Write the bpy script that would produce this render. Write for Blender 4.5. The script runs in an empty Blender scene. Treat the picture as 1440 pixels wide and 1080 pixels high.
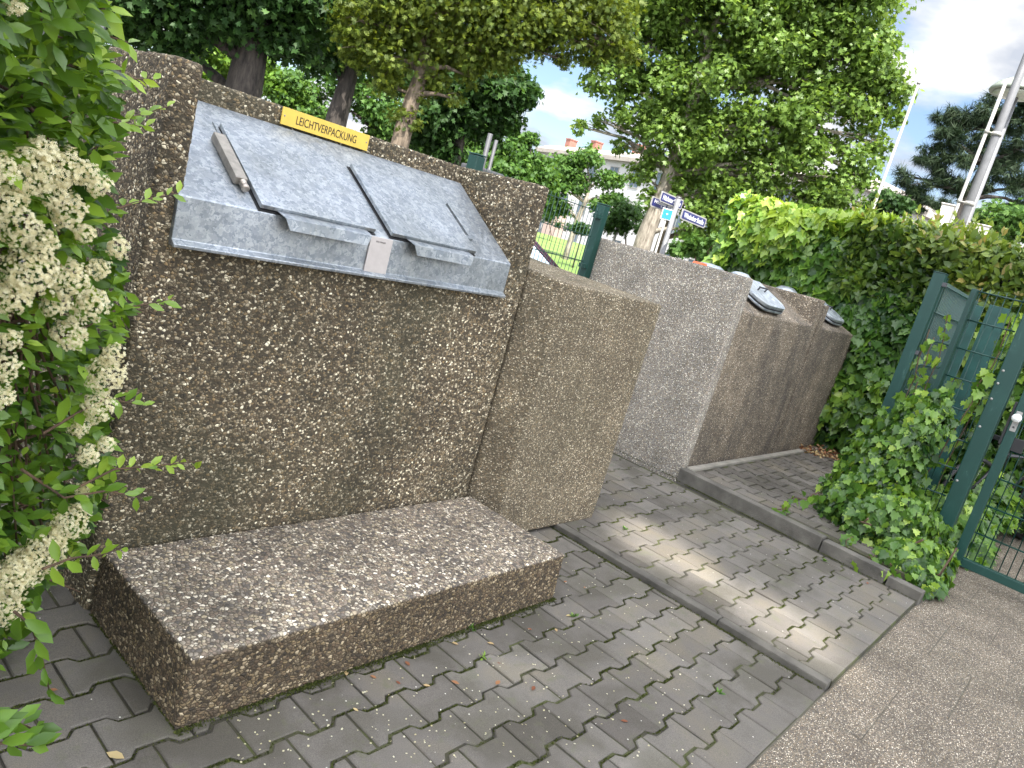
import bpy, bmesh, math, random
import numpy as np
from mathutils import Vector, Matrix
random.seed(7); rng = np.random.default_rng(11)
scene = bpy.context.scene
COL = scene.collection

# ------------------------------------------------------------------ camera
CAM = np.array([0.0, 0.0, 1.49])
FOC, ROLL, PITCH, YAW = 1040.5, 0.2714, 0.2068, 0.9003       # focal in photo pixels (1440 wide)
FW = np.array([math.sin(YAW)*math.cos(PITCH), math.cos(YAW)*math.cos(PITCH), -math.sin(PITCH)])
_r = np.array([math.cos(YAW), -math.sin(YAW), 0.0]); _u = np.cross(_r, FW)
RT = math.cos(ROLL)*_r + math.sin(ROLL)*_u
UP = -math.sin(ROLL)*_r + math.cos(ROLL)*_u
cd = bpy.data.cameras.new('camera'); cam = bpy.data.objects.new('camera', cd); COL.objects.link(cam)
cd.sensor_width = 36.0; cd.sensor_fit = 'HORIZONTAL'; cd.lens = 36.0*FOC/1440.0
cd.clip_start = 0.02; cd.clip_end = 3000
M = Matrix([[RT[0], UP[0], -FW[0], CAM[0]], [RT[1], UP[1], -FW[1], CAM[1]], [RT[2], UP[2], -FW[2], CAM[2]], [0, 0, 0, 1]])
cam.matrix_world = M
scene.camera = cam
def ray(u, v): return FW*FOC + RT*(u-720) + UP*(540-v)
def gp(u, v, axis, val):                       # where a sight line meets the plane axis = val
    d = ray(u, v); return CAM + d*((val-CAM[axis])/d[axis])
def gd(u, v, dist):                            # the point at a horizontal distance
    d = ray(u, v); return CAM + d*(dist/math.hypot(d[0], d[1]))

# ------------------------------------------------------------------ light
SUN_EL, SUN_AZ = math.radians(58), math.radians(222)      # azimuth clockwise from +Y
SD = np.array([math.sin(SUN_AZ)*math.cos(SUN_EL), math.cos(SUN_AZ)*math.cos(SUN_EL), math.sin(SUN_EL)])
sl = bpy.data.lights.new('sun', 'SUN'); sl.energy = 5.0; sl.angle = math.radians(0.6); sl.color = (1.0, 0.955, 0.88)
so = bpy.data.objects.new('sun', sl); COL.objects.link(so)
so.rotation_euler = Vector(SD).to_track_quat('Z', 'Y').to_euler(); so.location = (0, -5, 30)
w = bpy.data.worlds.new('World'); scene.world = w; w.use_nodes = True
nt = w.node_tree; nt.nodes.clear()
def N(nt, typ, **kw):
    n = nt.nodes.new(typ)
    for k, v in kw.items():
        if k == 'inp':
            for a, b in v.items(): n.inputs[a].default_value = b
        else: setattr(n, k, v)
    return n
out = N(nt, 'ShaderNodeOutputWorld')
sky = N(nt, 'ShaderNodeTexSky', sky_type='NISHITA', sun_disc=False, sun_elevation=SUN_EL, sun_rotation=SUN_AZ, air_density=1.0, dust_density=1.0, ozone_density=1.4)
bg = N(nt, 'ShaderNodeBackground', inp={'Strength': 0.085})
cl = N(nt, 'ShaderNodeBackground', inp={'Strength': 1.0})
tc = N(nt, 'ShaderNodeTexCoord'); sep = N(nt, 'ShaderNodeSeparateXYZ')
den = N(nt, 'ShaderNodeMath', operation='ADD', inp={1: 0.22}); mx = N(nt, 'ShaderNodeMath', operation='MAXIMUM', inp={1: 0.0})
L = nt.links.new
L(tc.outputs['Generated'], sep.inputs[0]); L(sep.outputs['Z'], mx.inputs[0]); L(mx.outputs[0], den.inputs[0])
dv = N(nt, 'ShaderNodeVectorMath', operation='DIVIDE'); cb = N(nt, 'ShaderNodeCombineXYZ')
for i in range(3): L(den.outputs[0], cb.inputs[i])
L(tc.outputs['Generated'], dv.inputs[0]); L(cb.outputs[0], dv.inputs[1])
mp = N(nt, 'ShaderNodeMapping', inp={'Location': (2.046, -5.417, -2.631), 'Scale': (1.0, 1.0, 0.5)}); L(dv.outputs[0], mp.inputs[0])
nz = N(nt, 'ShaderNodeTexNoise', inp={'Scale': 1.9, 'Detail': 9.0, 'Roughness': 0.52, 'Distortion': 0.25}); L(mp.outputs[0], nz.inputs['Vector'])
rp = N(nt, 'ShaderNodeValToRGB'); rp.color_ramp.elements[0].position = 0.45; rp.color_ramp.elements[1].position = 0.58
L(nz.outputs['Fac'], rp.inputs[0])
nz2 = N(nt, 'ShaderNodeTexNoise', inp={'Scale': 3.1, 'Detail': 6.0}); L(mp.outputs[0], nz2.inputs['Vector'])
rp2 = N(nt, 'ShaderNodeValToRGB'); e = rp2.color_ramp.elements
e[0].position = 0.40; e[0].color = (0.52, 0.56, 0.64, 1); e[1].position = 0.58; e[1].color = (1.0, .985, .955, 1)
L(nz2.outputs['Fac'], rp2.inputs[0]); L(rp2.outputs[0], cl.inputs['Color'])
# clouds towards the sun are the brighter ones
dt = N(nt, 'ShaderNodeVectorMath', operation='DOT_PRODUCT'); dt.inputs[1].default_value = tuple(SD); L(tc.outputs['Generated'], dt.inputs[0])
mr_ = N(nt, 'ShaderNodeMapRange', interpolation_type='SMOOTHSTEP', inp={1: -.15, 2: 1.0, 3: .50, 4: 4.4}); L(dt.outputs['Value'], mr_.inputs[0]); L(mr_.outputs[0], cl.inputs['Strength'])
ms = N(nt, 'ShaderNodeMixShader'); L(rp.outputs[0], ms.inputs[0]); L(sky.outputs[0], bg.inputs[0]); L(bg.outputs[0], ms.inputs[1]); L(cl.outputs[0], ms.inputs[2])
L(ms.outputs[0], out.inputs[0])
vs = scene.view_settings; vs.view_transform = 'Standard'; vs.look = 'None'; vs.gamma = 1.0; vs.use_curve_mapping = False
vs.exposure = 1.42
scene.cycles.use_denoising = True
scene.cycles.max_bounces = 8; scene.cycles.transparent_max_bounces = 6

# ------------------------------------------------------------------ helpers
def tag(o, label=None, cat=None, group=None, kind=None):
    for k, v in (('label', label), ('category', cat), ('group', group), ('kind', kind)):
        if v: o[k] = v
    return o
def empty(name, loc=(0, 0, 0), rz=0.0):
    o = bpy.data.objects.new(name, None); COL.objects.link(o); o.location = loc; o.rotation_euler = (0, 0, rz); o.empty_display_size = .1
    return o
def link(name, me, mat=None, parent=None):
    o = bpy.data.objects.new(name, me); COL.objects.link(o)
    if mat:
        for m in (mat if isinstance(mat, (list, tuple)) else [mat]): me.materials.append(m)
    if parent:
        o.parent = parent
        o.matrix_parent_inverse = parent_world(parent).inverted()
    return o
def parent_world(p):
    m = Matrix.LocRotScale(p.location, p.rotation_euler, p.scale)
    if p.parent: m = parent_world(p.parent) @ p.matrix_parent_inverse @ m
    return m
def np_mesh(name, V, F, attr=None, smooth=False, aname='rnd'):
    V = np.asarray(V, np.float32); F = np.asarray(F, np.int32)
    me = bpy.data.meshes.new(name)
    me.vertices.add(len(V)); me.vertices.foreach_set('co', V.ravel())
    k = F.shape[1]; me.loops.add(F.size); me.loops.foreach_set('vertex_index', F.ravel())
    me.polygons.add(len(F)); me.polygons.foreach_set('loop_start', np.arange(0, F.size, k, dtype=np.int32))
    me.polygons.foreach_set('loop_total', np.full(len(F), k, np.int32))
    if smooth: me.polygons.foreach_set('use_smooth', np.ones(len(F), bool))
    me.update(calc_edges=True)
    if attr is not None:
        a = me.attributes.new(aname, 'FLOAT', 'POINT'); a.data.foreach_set('value', np.asarray(attr, np.float32))
    return me
class MB:
    """collects polygons for one mesh"""
    def __init__(s): s.bm = bmesh.new()
    def poly(s, pts):
        vs_ = [s.bm.verts.new(tuple(map(float, p))) for p in pts]; return s.bm.faces.new(vs_)
    def hexa(s, lo, hi):                      # lo, hi: four points each, same winding
        a = [s.bm.verts.new(tuple(map(float, p))) for p in lo]; b = [s.bm.verts.new(tuple(map(float, p))) for p in hi]
        n = len(a)
        s.bm.faces.new(a[::-1]); s.bm.faces.new(b)
        for i in range(n): s.bm.faces.new((a[i], a[(i+1) % n], b[(i+1) % n], b[i]))
    def box(s, x0, x1, y0, y1, z0, z1, m=None):
        lo = [(x0, y0, z0), (x1, y0, z0), (x1, y1, z0), (x0, y1, z0)]; hi = [(p[0], p[1], z1) for p in lo]
        if m is not None: lo = [m @ Vector(p) for p in lo]; hi = [m @ Vector(p) for p in hi]
        s.hexa(lo, hi)
    def tube(s, pts, rad, n=10, cap=True):
        pts = [Vector(p) for p in pts]; rad = rad if isinstance(rad, (list, tuple)) else [rad]*len(pts)
        rings = []; ref = Vector((0.31, 0.17, 0.93)).normalized()
        for i, p in enumerate(pts):
            t = (pts[min(i+1, len(pts)-1)] - pts[max(i-1, 0)]).normalized()
            a = t.cross(ref)
            if a.length < .1: a = t.cross(Vector((1, 0, 0)))
            a.normalize(); b = t.cross(a)
            rings.append([s.bm.verts.new(p + (a*math.cos(2*math.pi*k/n) + b*math.sin(2*math.pi*k/n))*rad[i]) for k in range(n)])
        for r0, r1 in zip(rings, rings[1:]):
            for k in range(n): f = s.bm.faces.new((r0[k], r0[(k+1) % n], r1[(k+1) % n], r1[k])); f.smooth = True
        if cap: s.bm.faces.new(rings[0][::-1]); s.bm.faces.new(rings[-1])
    def lathe(s, prof, c, n=24, axis=None):
        c = Vector(c); q = (Vector(axis).normalized().to_track_quat('Z', 'Y').to_matrix() if axis is not None else Matrix.Identity(3))
        rings = [[s.bm.verts.new(c + q @ Vector((r*math.cos(2*math.pi*k/n), r*math.sin(2*math.pi*k/n), z))) for k in range(n)] for r, z in prof]
        for r0, r1 in zip(rings, rings[1:]):
            for k in range(n): f = s.bm.faces.new((r0[k], r0[(k+1) % n], r1[(k+1) % n], r1[k])); f.smooth = True
        s.bm.faces.new(rings[0][::-1]); s.bm.faces.new(rings[-1])
    def build(s, name, mat, parent=None, bevel=0.0, seg=2, smooth=False):
        me = bpy.data.meshes.new(name)
        bmesh.ops.recalc_face_normals(s.bm, faces=s.bm.faces)
        if bevel:
            ed = [e for e in s.bm.edges if len(e.link_faces) == 2 and e.calc_face_angle(0) > 0.35]
            bmesh.ops.bevel(s.bm, geom=ed, offset=bevel, segments=seg, profile=.6, affect='EDGES', clamp_overlap=True)
        s.bm.to_mesh(me); s.bm.free()
        if smooth:
            me.polygons.foreach_set('use_smooth', np.ones(len(me.polygons), bool))
        return link(name, me, mat, parent)

# ------------------------------------------------------------------ materials
def mat(name):
    m = bpy.data.materials.new(name); m.use_nodes = True; nt = m.node_tree
    b = nt.nodes['Principled BSDF']; return m, nt, b
def ramp(nt, stops, interp='LINEAR'):
    r = nt.nodes.new('ShaderNodeValToRGB'); cr = r.color_ramp; cr.interpolation = interp
    while len(cr.elements) < len(stops): cr.elements.new(0.5)
    for e_, (p, c) in zip(cr.elements, stops):
        e_.position = p; e_.color = (c[0], c[1], c[2], 1) if not isinstance(c, (int, float)) else (c, c, c, 1)
    return r
def mixc(nt, fac, a, b, blend='MIX'):
    m = nt.nodes.new('ShaderNodeMix'); m.data_type = 'RGBA'; m.blend_type = blend
    for idx, v in ((0, fac), (6, a), (7, b)):
        if hasattr(v, 'is_linked') or hasattr(v, 'links'): nt.links.new(v, m.inputs[idx])
        else: m.inputs[idx].default_value = v if idx == 0 else (v[0], v[1], v[2], 1)
    return m.outputs[2]
def mth(nt, op, a, b=None):
    m = nt.nodes.new('ShaderNodeMath'); m.operation = op
    for i, v in enumerate((a, b)):
        if v is None: continue
        if hasattr(v, 'links'): nt.links.new(v, m.inputs[i])
        else: m.inputs[i].default_value = v
    return m.outputs[0]
def objco(nt, scale=None):
    t = nt.nodes.new('ShaderNodeTexCoord')
    if scale is None: return t.outputs['Object']
    mpn = nt.nodes.new('ShaderNodeMapping'); mpn.inputs['Scale'].default_value = scale; nt.links.new(t.outputs['Object'], mpn.inputs[0]); return mpn.outputs[0]
def noise(nt, co, scale, detail=4, rough=.55, dist=0):
    n = N(nt, 'ShaderNodeTexNoise', inp={'Scale': scale, 'Detail': detail, 'Roughness': rough, 'Distortion': dist}); nt.links.new(co, n.inputs['Vector']); return n
def plain(name, col, rough=.6, metal=0.0, var=.15, nscale=8, bump=0.0, bscale=80):
    m, nt, b = mat(name)
    n = noise(nt, objco(nt), nscale, 5)
    lo = tuple(c*(1-var) for c in col); hi = tuple(min(1, c*(1+var)) for c in col)
    r = ramp(nt, [(0.3, lo), (0.7, hi)]); nt.links.new(n.outputs['Fac'], r.inputs[0]); nt.links.new(r.outputs[0], b.inputs['Base Color'])
    b.inputs['Roughness'].default_value = rough; b.inputs['Metallic'].default_value = metal
    if bump:
        n2 = noise(nt, objco(nt), bscale, 4); bp = N(nt, 'ShaderNodeBump', inp={'Strength': bump, 'Distance': .01}); nt.links.new(n2.outputs['Fac'], bp.inputs['Height']); nt.links.new(bp.outputs[0], b.inputs['Normal'])
    return m
PEB = [(0.0, (.030, .028, .027)), (.14, (.060, .046, .034)), (.34, (.105, .082, .058)), (.52, (.150, .130, .100)), (.66, (.20, .145, .085)), (.76, (.23, .20, .16)), (.88, (.33, .29, .23)), (.95, (.58, .53, .44)), (1.0, (.74, .70, .60))]
PEB_TOP = [(0.0, (.055, .052, .052)), (.16, (.11, .10, .095)), (.34, (.17, .135, .11)), (.50, (.20, .185, .165)), (.64, (.25, .21, .17)), (.76, (.30, .26, .19)), (.88, (.40, .37, .32)), (1.0, (.66, .62, .55))]
def aggregate(name, scale, mortar, tint=(1, 1, 1), disp=.0022, stain=(.045, .045, .025), stain_amt=.6, stain_scale=1.3, stretch=None, cover=.47, contrast=1.0, real=True, pale_top=0.0, streak=False, ztop=None, pal_=None):
    """exposed aggregate concrete: voronoi pebbles set in mortar"""
    m, nt, b = mat(name); lk = nt.links.new
    co = objco(nt)
    nw = noise(nt, co, scale*.9, 2); 
    vm = N(nt, 'ShaderNodeVectorMath', operation='MULTIPLY_ADD'); vm.inputs[1].default_value = (.55/scale,)*3; lk(nw.outputs['Color'], vm.inputs[0]); lk(co, vm.inputs[2])
    mpp = N(nt, 'ShaderNodeMapping'); mpp.inputs['Scale'].default_value = stretch or (1, 1, 1.25); mpp.inputs['Rotation'].default_value = (.3, .2, .4); lk(vm.outputs[0], mpp.inputs[0])
    v1 = N(nt, 'ShaderNodeTexVoronoi', feature='F1', inp={'Scale': scale}); lk(mpp.outputs[0], v1.inputs['Vector'])
    v2 = N(nt, 'ShaderNodeTexVoronoi', feature='DISTANCE_TO_EDGE', inp={'Scale': scale}); lk(mpp.outputs[0], v2.inputs['Vector'])
    sp = N(nt, 'ShaderNodeSeparateColor'); lk(v1.outputs['Color'], sp.inputs[0])
    pal = ramp(nt, pal_ or PEB); lk(sp.outputs[0], pal.inputs[0])
    # pebble mask: by distance to the cell edge, some cells left as mortar
    edge = N(nt, 'ShaderNodeMapRange', inp={1: .03, 2: .14}); lk(v2.outputs['Distance'], edge.inputs[0])
    has = mth(nt, 'LESS_THAN', sp.outputs[1], .55+cover*.6)
    mask = mth(nt, 'MULTIPLY', edge.outputs[0], has)
    fine = noise(nt, co, scale*5, 3)
    mr = ramp(nt, [(.3, tuple(c*.6 for c in mortar)), (.7, tuple(c*1.3 for c in mortar))]); lk(fine.outputs['Fac'], mr.inputs[0])
    col = mixc(nt, mask, mr.outputs[0], pal.outputs[0])
    col = mixc(nt, 1.0, col, tint, 'MULTIPLY')
    # stains
    sco = objco(nt, (1, 1, .35)) if streak else co
    sn = noise(nt, sco, stain_scale, 6, .62, .4); sr = ramp(nt, [(.42, 0.0), (.66, 1.0)]); lk(sn.outputs['Fac'], sr.inputs[0])
    sm = mth(nt, 'MULTIPLY', sr.outputs[0], stain_amt)
    col2 = mixc(nt, sm, col, mixc(nt, .75, col, stain))
    sn2 = noise(nt, co, stain_scale*3.1, 5); sr2 = ramp(nt, [(.35, .78), (.65, 1.12)]); lk(sn2.outputs['Fac'], sr2.inputs[0])
    col3 = mixc(nt, 1.0, col2, sr2.outputs[0], 'MULTIPLY')
    if ztop is not None:                         # below this height the colour is multiplied darker and browner
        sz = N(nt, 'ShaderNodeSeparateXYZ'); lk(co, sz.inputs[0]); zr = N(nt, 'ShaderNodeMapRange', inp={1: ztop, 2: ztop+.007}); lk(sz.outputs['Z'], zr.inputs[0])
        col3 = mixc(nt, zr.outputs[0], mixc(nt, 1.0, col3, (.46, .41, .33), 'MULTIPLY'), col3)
    lk(col3, b.inputs['Base Color'])
    b.inputs['Roughness'].default_value = .82; b.inputs['Specular IOR Level'].default_value = .3
    dome = N(nt, 'ShaderNodeMapRange', interpolation_type='SMOOTHSTEP', inp={1: 0.0, 2: .32}); lk(v2.outputs['Distance'], dome.inputs[0])
    rnd = mth(nt, 'MULTIPLY_ADD', sp.outputs[2], .6); nt.nodes[-1].inputs[2].default_value = .4
    h = mth(nt, 'MULTIPLY', mth(nt, 'MULTIPLY', dome.outputs[0], rnd), has)
    h = mth(nt, 'ADD', h, mth(nt, 'MULTIPLY', fine.outputs['Fac'], .18))
    worn = noise(nt, co, 17, 4, .6); h = mth(nt, 'ADD', h, mth(nt, 'MULTIPLY', mth(nt, 'SUBTRACT', worn.outputs['Fac'], .5), 1.7))
    if real:
        d = N(nt, 'ShaderNodeDisplacement', inp={'Midlevel': .3, 'Scale': disp}); lk(h, d.inputs['Height']); lk(d.outputs[0], nt.nodes['Material Output'].inputs['Displacement'])
        m.displacement_method = 'BOTH'
    else:
        bp = N(nt, 'ShaderNodeBump', inp={'Strength': .9, 'Distance': disp}); lk(h, bp.inputs['Height']); lk(bp.outputs[0], b.inputs['Normal'])
    return m
M_AGG = aggregate('aggregate_coarse', 100, (.050, .042, .032), disp=.0032, stain_amt=.8, stain_scale=1.15, tint=(1.36, 1.30, 1.12))
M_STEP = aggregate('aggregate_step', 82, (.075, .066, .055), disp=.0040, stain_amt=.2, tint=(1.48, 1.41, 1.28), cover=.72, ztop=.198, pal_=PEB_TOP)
M_AGGF = aggregate('aggregate_fine', 165, (.095, .085, .066), disp=.0022, stain_amt=.4, tint=(1.42, 1.34, 1.17))
M_AGGG = aggregate('aggregate_grey', 160, (.16, .152, .142), disp=.0018, stain_amt=.2, tint=(1.74, 1.73, 1.68), stain=(.12, .12, .11))
M_AGGD = aggregate('aggregate_streaked', 150, (.12, .108, .09), disp=.0018, stain_amt=.85, tint=(1.4, 1.31, 1.2), stain=(.03, .03, .03), streak=True, stain_scale=2.2)
M_SLAB = aggregate('aggregate_slabs', 185, (.10, .092, .082), disp=.0016, stain_amt=.25, tint=(1.3, 1.24, 1.16), real=False, cover=.5, stretch=(1, 1.5, 1))
def galvanised(name, base=.33, sc=36):
    m, nt, b = mat(name); lk = nt.links.new
    co = objco(nt)
    nw = noise(nt, co, sc*.8, 3); vm = N(nt, 'ShaderNodeVectorMath', operation='MULTIPLY_ADD'); vm.inputs[1].default_value = (.05,)*3; lk(nw.outputs['Color'], vm.inputs[0]); lk(co, vm.inputs[2])
    v = N(nt, 'ShaderNodeTexVoronoi', feature='F1', inp={'Scale': sc}); v.inputs['Randomness'].default_value = 1.0; lk(vm.outputs[0], v.inputs['Vector'])
    s = N(nt, 'ShaderNodeSeparateColor'); lk(v.outputs['Color'], s.inputs[0])
    r = ramp(nt, [(0, (base*.66, base*.74, base*.84)), (.5, (base*.93, base*1.0, base*1.08)), (1, (base*1.24, base*1.31, base*1.38))]); lk(s.outputs[0], r.inputs[0])
    n2 = noise(nt, co, 3.0, 6, .6); r2 = ramp(nt, [(.35, (.8, .8, .76)), (.65, (1.1, 1.1, 1.1))]); lk(n2.outputs['Fac'], r2.inputs[0])
    lk(mixc(nt, 1.0, r.outputs[0], r2.outputs[0], 'MULTIPLY'), b.inputs['Base Color'])
    n5 = noise(nt, objco(nt, (6, 1, .5)), 9, 6, .7); r5 = ramp(nt, [(.60, 0.0), (.70, .5)]); lk(n5.outputs['Fac'], r5.inputs[0])     # dull white-rust runs
    n6 = noise(nt, objco(nt, (1, 7, 7)), 30, 3, .8); r6 = ramp(nt, [(.70, 0.0), (.74, .35)]); lk(n6.outputs['Fac'], r6.inputs[0])     # fine scratches
    cc_ = mixc(nt, r5.outputs[0], b.inputs['Base Color'].links[0].from_socket, (.36, .36, .33)); cc_ = mixc(nt, r6.outputs[0], cc_, (.12, .12, .12)); lk(cc_, b.inputs['Base Color'])
    n7 = noise(nt, co, 5, 3); bp = N(nt, 'ShaderNodeBump', inp={'Strength': .25, 'Distance': .02}); lk(n7.outputs['Fac'], bp.inputs['Height']); lk(bp.outputs[0], b.inputs['Normal'])
    b.inputs['Metallic'].default_value = .85
    rr = ramp(nt, [(0, .42), (1, .62)]); lk(s.outputs[1], rr.inputs[0]); lk(rr.outputs[0], b.inputs['Roughness'])
    return m
M_GALV = galvanised('galvanised_steel', .35, 78)
M_GALV2 = galvanised('galvanised_handle', .36, 60)
M_STEEL = plain('brushed_steel', (.42, .37, .32), .38, .7, .1, 30)
M_BRONZE = plain('weathered_bracket', (.27, .245, .21), .5, .4, .25, 40)
M_BLACK = plain('black_rubber', (.012, .012, .013), .55)
M_YELL = plain('yellow_plastic', (.66, .45, .07), .42, 0, .06, 25)
M_INK = plain('black_ink', (.012, .010, .008), .6)
M_PLATE = plain('satin_metal_plate', (.50, .46, .44), .42, .35, .07, 30)
M_INKG = plain('grey_ink', (.22, .20, .19), .6)
def green_paint():
    m, nt, b = mat('green_paint'); lk = nt.links.new
    co = objco(nt, (1, 1, .4)); n = noise(nt, co, 14, 8, .7, .6); r = ramp(nt, [(.5, (.005, .042, .033)), (.62, (.008, .050, .040)), (.72, (.06, .12, .105))]); lk(n.outputs['Fac'], r.inputs[0])
    lk(r.outputs[0], b.inputs['Base Color']); b.inputs['Roughness'].default_value = .42
    return m
M_GREEN = green_paint()
M_GREENW = plain('green_wire', (.006, .042, .032), .4, 0, .2)
M_TEALB = plain('teal_board', (.012, .065, .055), .5, 0, .3, 9)
M_WHITE = plain('white_enamel', (.72, .72, .70), .35, 0, .06)
M_GREY = plain('grey_pole_paint', (.15, .15, .155), .5, .2, .12, 12)
M_LGREY = plain('light_grey_pole', (.30, .29, .27), .5, .1, .1, 14)
M_DGREY = plain('dark_grey_metal', (.07, .07, .075), .55, .3, .2)
M_NAVY = plain('navy_enamel', (.012, .014, .10), .35, 0, .1)
M_BLUE = plain('blue_enamel', (.02, .22, .62), .35, 0, .05)
def leafmat(name, stops, trans=.35, rough=.52, spec=.25):
    m, nt, b = mat(name); lk = nt.links.new
    a = N(nt, 'ShaderNodeAttribute', attribute_name='rnd'); r = ramp(nt, stops); lk(a.outputs['Fac'], r.inputs[0])
    lk(r.outputs[0], b.inputs['Base Color']); b.inputs['Roughness'].default_value = rough; b.inputs['Specular IOR Level'].default_value = spec
    t = N(nt, 'ShaderNodeBsdfTranslucent'); hs = N(nt, 'ShaderNodeHueSaturation', inp={'Value': 1.35, 'Saturation': 1.1, 'Hue': .485}); lk(r.outputs[0], hs.inputs['Color']); lk(hs.outputs[0], t.inputs['Color'])
    mxs = N(nt, 'ShaderNodeMixShader', inp={0: trans}); lk(b.outputs[0], mxs.inputs[1]); lk(t.outputs[0], mxs.inputs[2])
    lk(mxs.outputs[0], nt.nodes['Material Output'].inputs['Surface'])
    return m
ML_DARK = leafmat('leaf_dark', [(0, (.015, .042, .010)), (.6, (.036, .085, .018)), (1, (.075, .15, .030))])
ML_MID = leafmat('leaf_mid', [(0, (.035, .085, .018)), (.6, (.075, .155, .028)), (1, (.14, .24, .045))])
ML_OLIVE = leafmat('leaf_olive', [(0, (.045, .080, .012)), (.6, (.115, .155, .020)), (1, (.20, .25, .035))], .4)
ML_LIGHT = leafmat('leaf_light', [(0, (.06, .13, .018)), (.6, (.13, .24, .03)), (1, (.23, .36, .06))], .4)
ML_PLANE = leafmat('leaf_plane', [(0, (.065, .12, .022)), (.55, (.13, .215, .04)), (1, (.24, .34, .085))], .42, .4)
ML_PINE = leafmat('needles', [(0, (.012, .030, .014)), (1, (.045, .070, .028))], .1, .6)
ML_IVY = leafmat('ivy_leaf', [(0, (.015, .050, .010)), (.5, (.075, .165, .022)), (.8, (.19, .32, .04)), (1, (.34, .46, .07))], .35, .35, .5)
ML_SHRUB = leafmat('shrub_leaf', [(0, (.03, .07, .012)), (.55, (.10, .16, .025)), (.9, (.24, .32, .05)), (1, (.32, .26, .08))], .35, .35, .5)
ML_PYRA = leafmat('pyracantha_leaf', [(0, (.028, .070, .010)), (.45, (.10, .20, .022)), (.8, (.22, .36, .04)), (1, (.38, .52, .08))], .4, .33, .5)
ML_PETAL = leafmat('petal', [(0, (.58, .52, .27)), (1, (.84, .80, .58))], .3, .6, .2)
ML_DEAD = leafmat('dead_leaf', [(0, (.16, .055, .03)), (.5, (.30, .15, .07)), (1, (.48, .38, .19))], .15, .7, .2)
def bark(name, a, c):
    m, nt, b = mat(name); lk = nt.links.new
    co = objco(nt, (1, 1, .25)); n = noise(nt, co, 16, 7, .65, .3); r = ramp(nt, [(.35, a), (.65, c)]); lk(n.outputs['Fac'], r.inputs[0]); lk(r.outputs[0], b.inputs['Base Color']); b.inputs['Roughness'].default_value = .9
    bp = N(nt, 'ShaderNodeBump', inp={'Strength': .8, 'Distance': .03}); lk(n.outputs['Fac'], bp.inputs['Height']); lk(bp.outputs[0], b.inputs['Normal'])
    return m
MB_DARK = bark('bark_dark', (.018, .015, .013), (.07, .058, .048))
MB_MID = bark('bark_brown', (.06, .045, .03), (.20, .155, .11))
MB_PLANE = bark('bark_plane', (.13, .11, .085), (.36, .32, .26))
MB_TWIG = bark('bark_twig', (.05, .03, .018), (.13, .08, .045))
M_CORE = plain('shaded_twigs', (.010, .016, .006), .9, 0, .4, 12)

# ------------------------------------------------------------------ dense concrete solids
def solid(name, mb, material, parent=None, voxel=.0075, bevel=.012):
    """closed hull -> even fine mesh so the pebbles really stand out of its surface"""
    o = mb.build(name, None, None, bevel=bevel, seg=3)
    md = o.modifiers.new('r', 'REMESH'); md.mode = 'VOXEL'; md.voxel_size = voxel; md.adaptivity = 0; md.use_smooth_shade = True
    dg = bpy.context.evaluated_depsgraph_get(); me = bpy.data.meshes.new_from_object(o.evaluated_get(dg)); old = o.data
    o.modifiers.clear(); o.data = me; bpy.data.meshes.remove(old); me.name = name
    me.materials.clear(); me.materials.append(material)
    if parent: o.parent = parent; o.matrix_parent_inverse = parent_world(parent).inverted()
    return o

# ------------------------------------------------------------------ GROUND
Y_EDGE = .505            # where the block paving ends and the slabs begin
m, nt, b = mat('soil_street')
n = noise(nt, objco(nt), .6, 6); r = ramp(nt, [(.35, (.07, .066, .06)), (.65, (.12, .115, .105))]); nt.links.new(n.outputs['Fac'], r.inputs[0]); nt.links.new(r.outputs[0], b.inputs['Base Color']); b.inputs['Roughness'].default_value = .9
g = MB(); g.poly([(-400, -400, -.06), (400, -400, -.06), (400, 400, -.06), (-400, 400, -.06)])
tag(g.build('ground', m), kind='structure')
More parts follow.
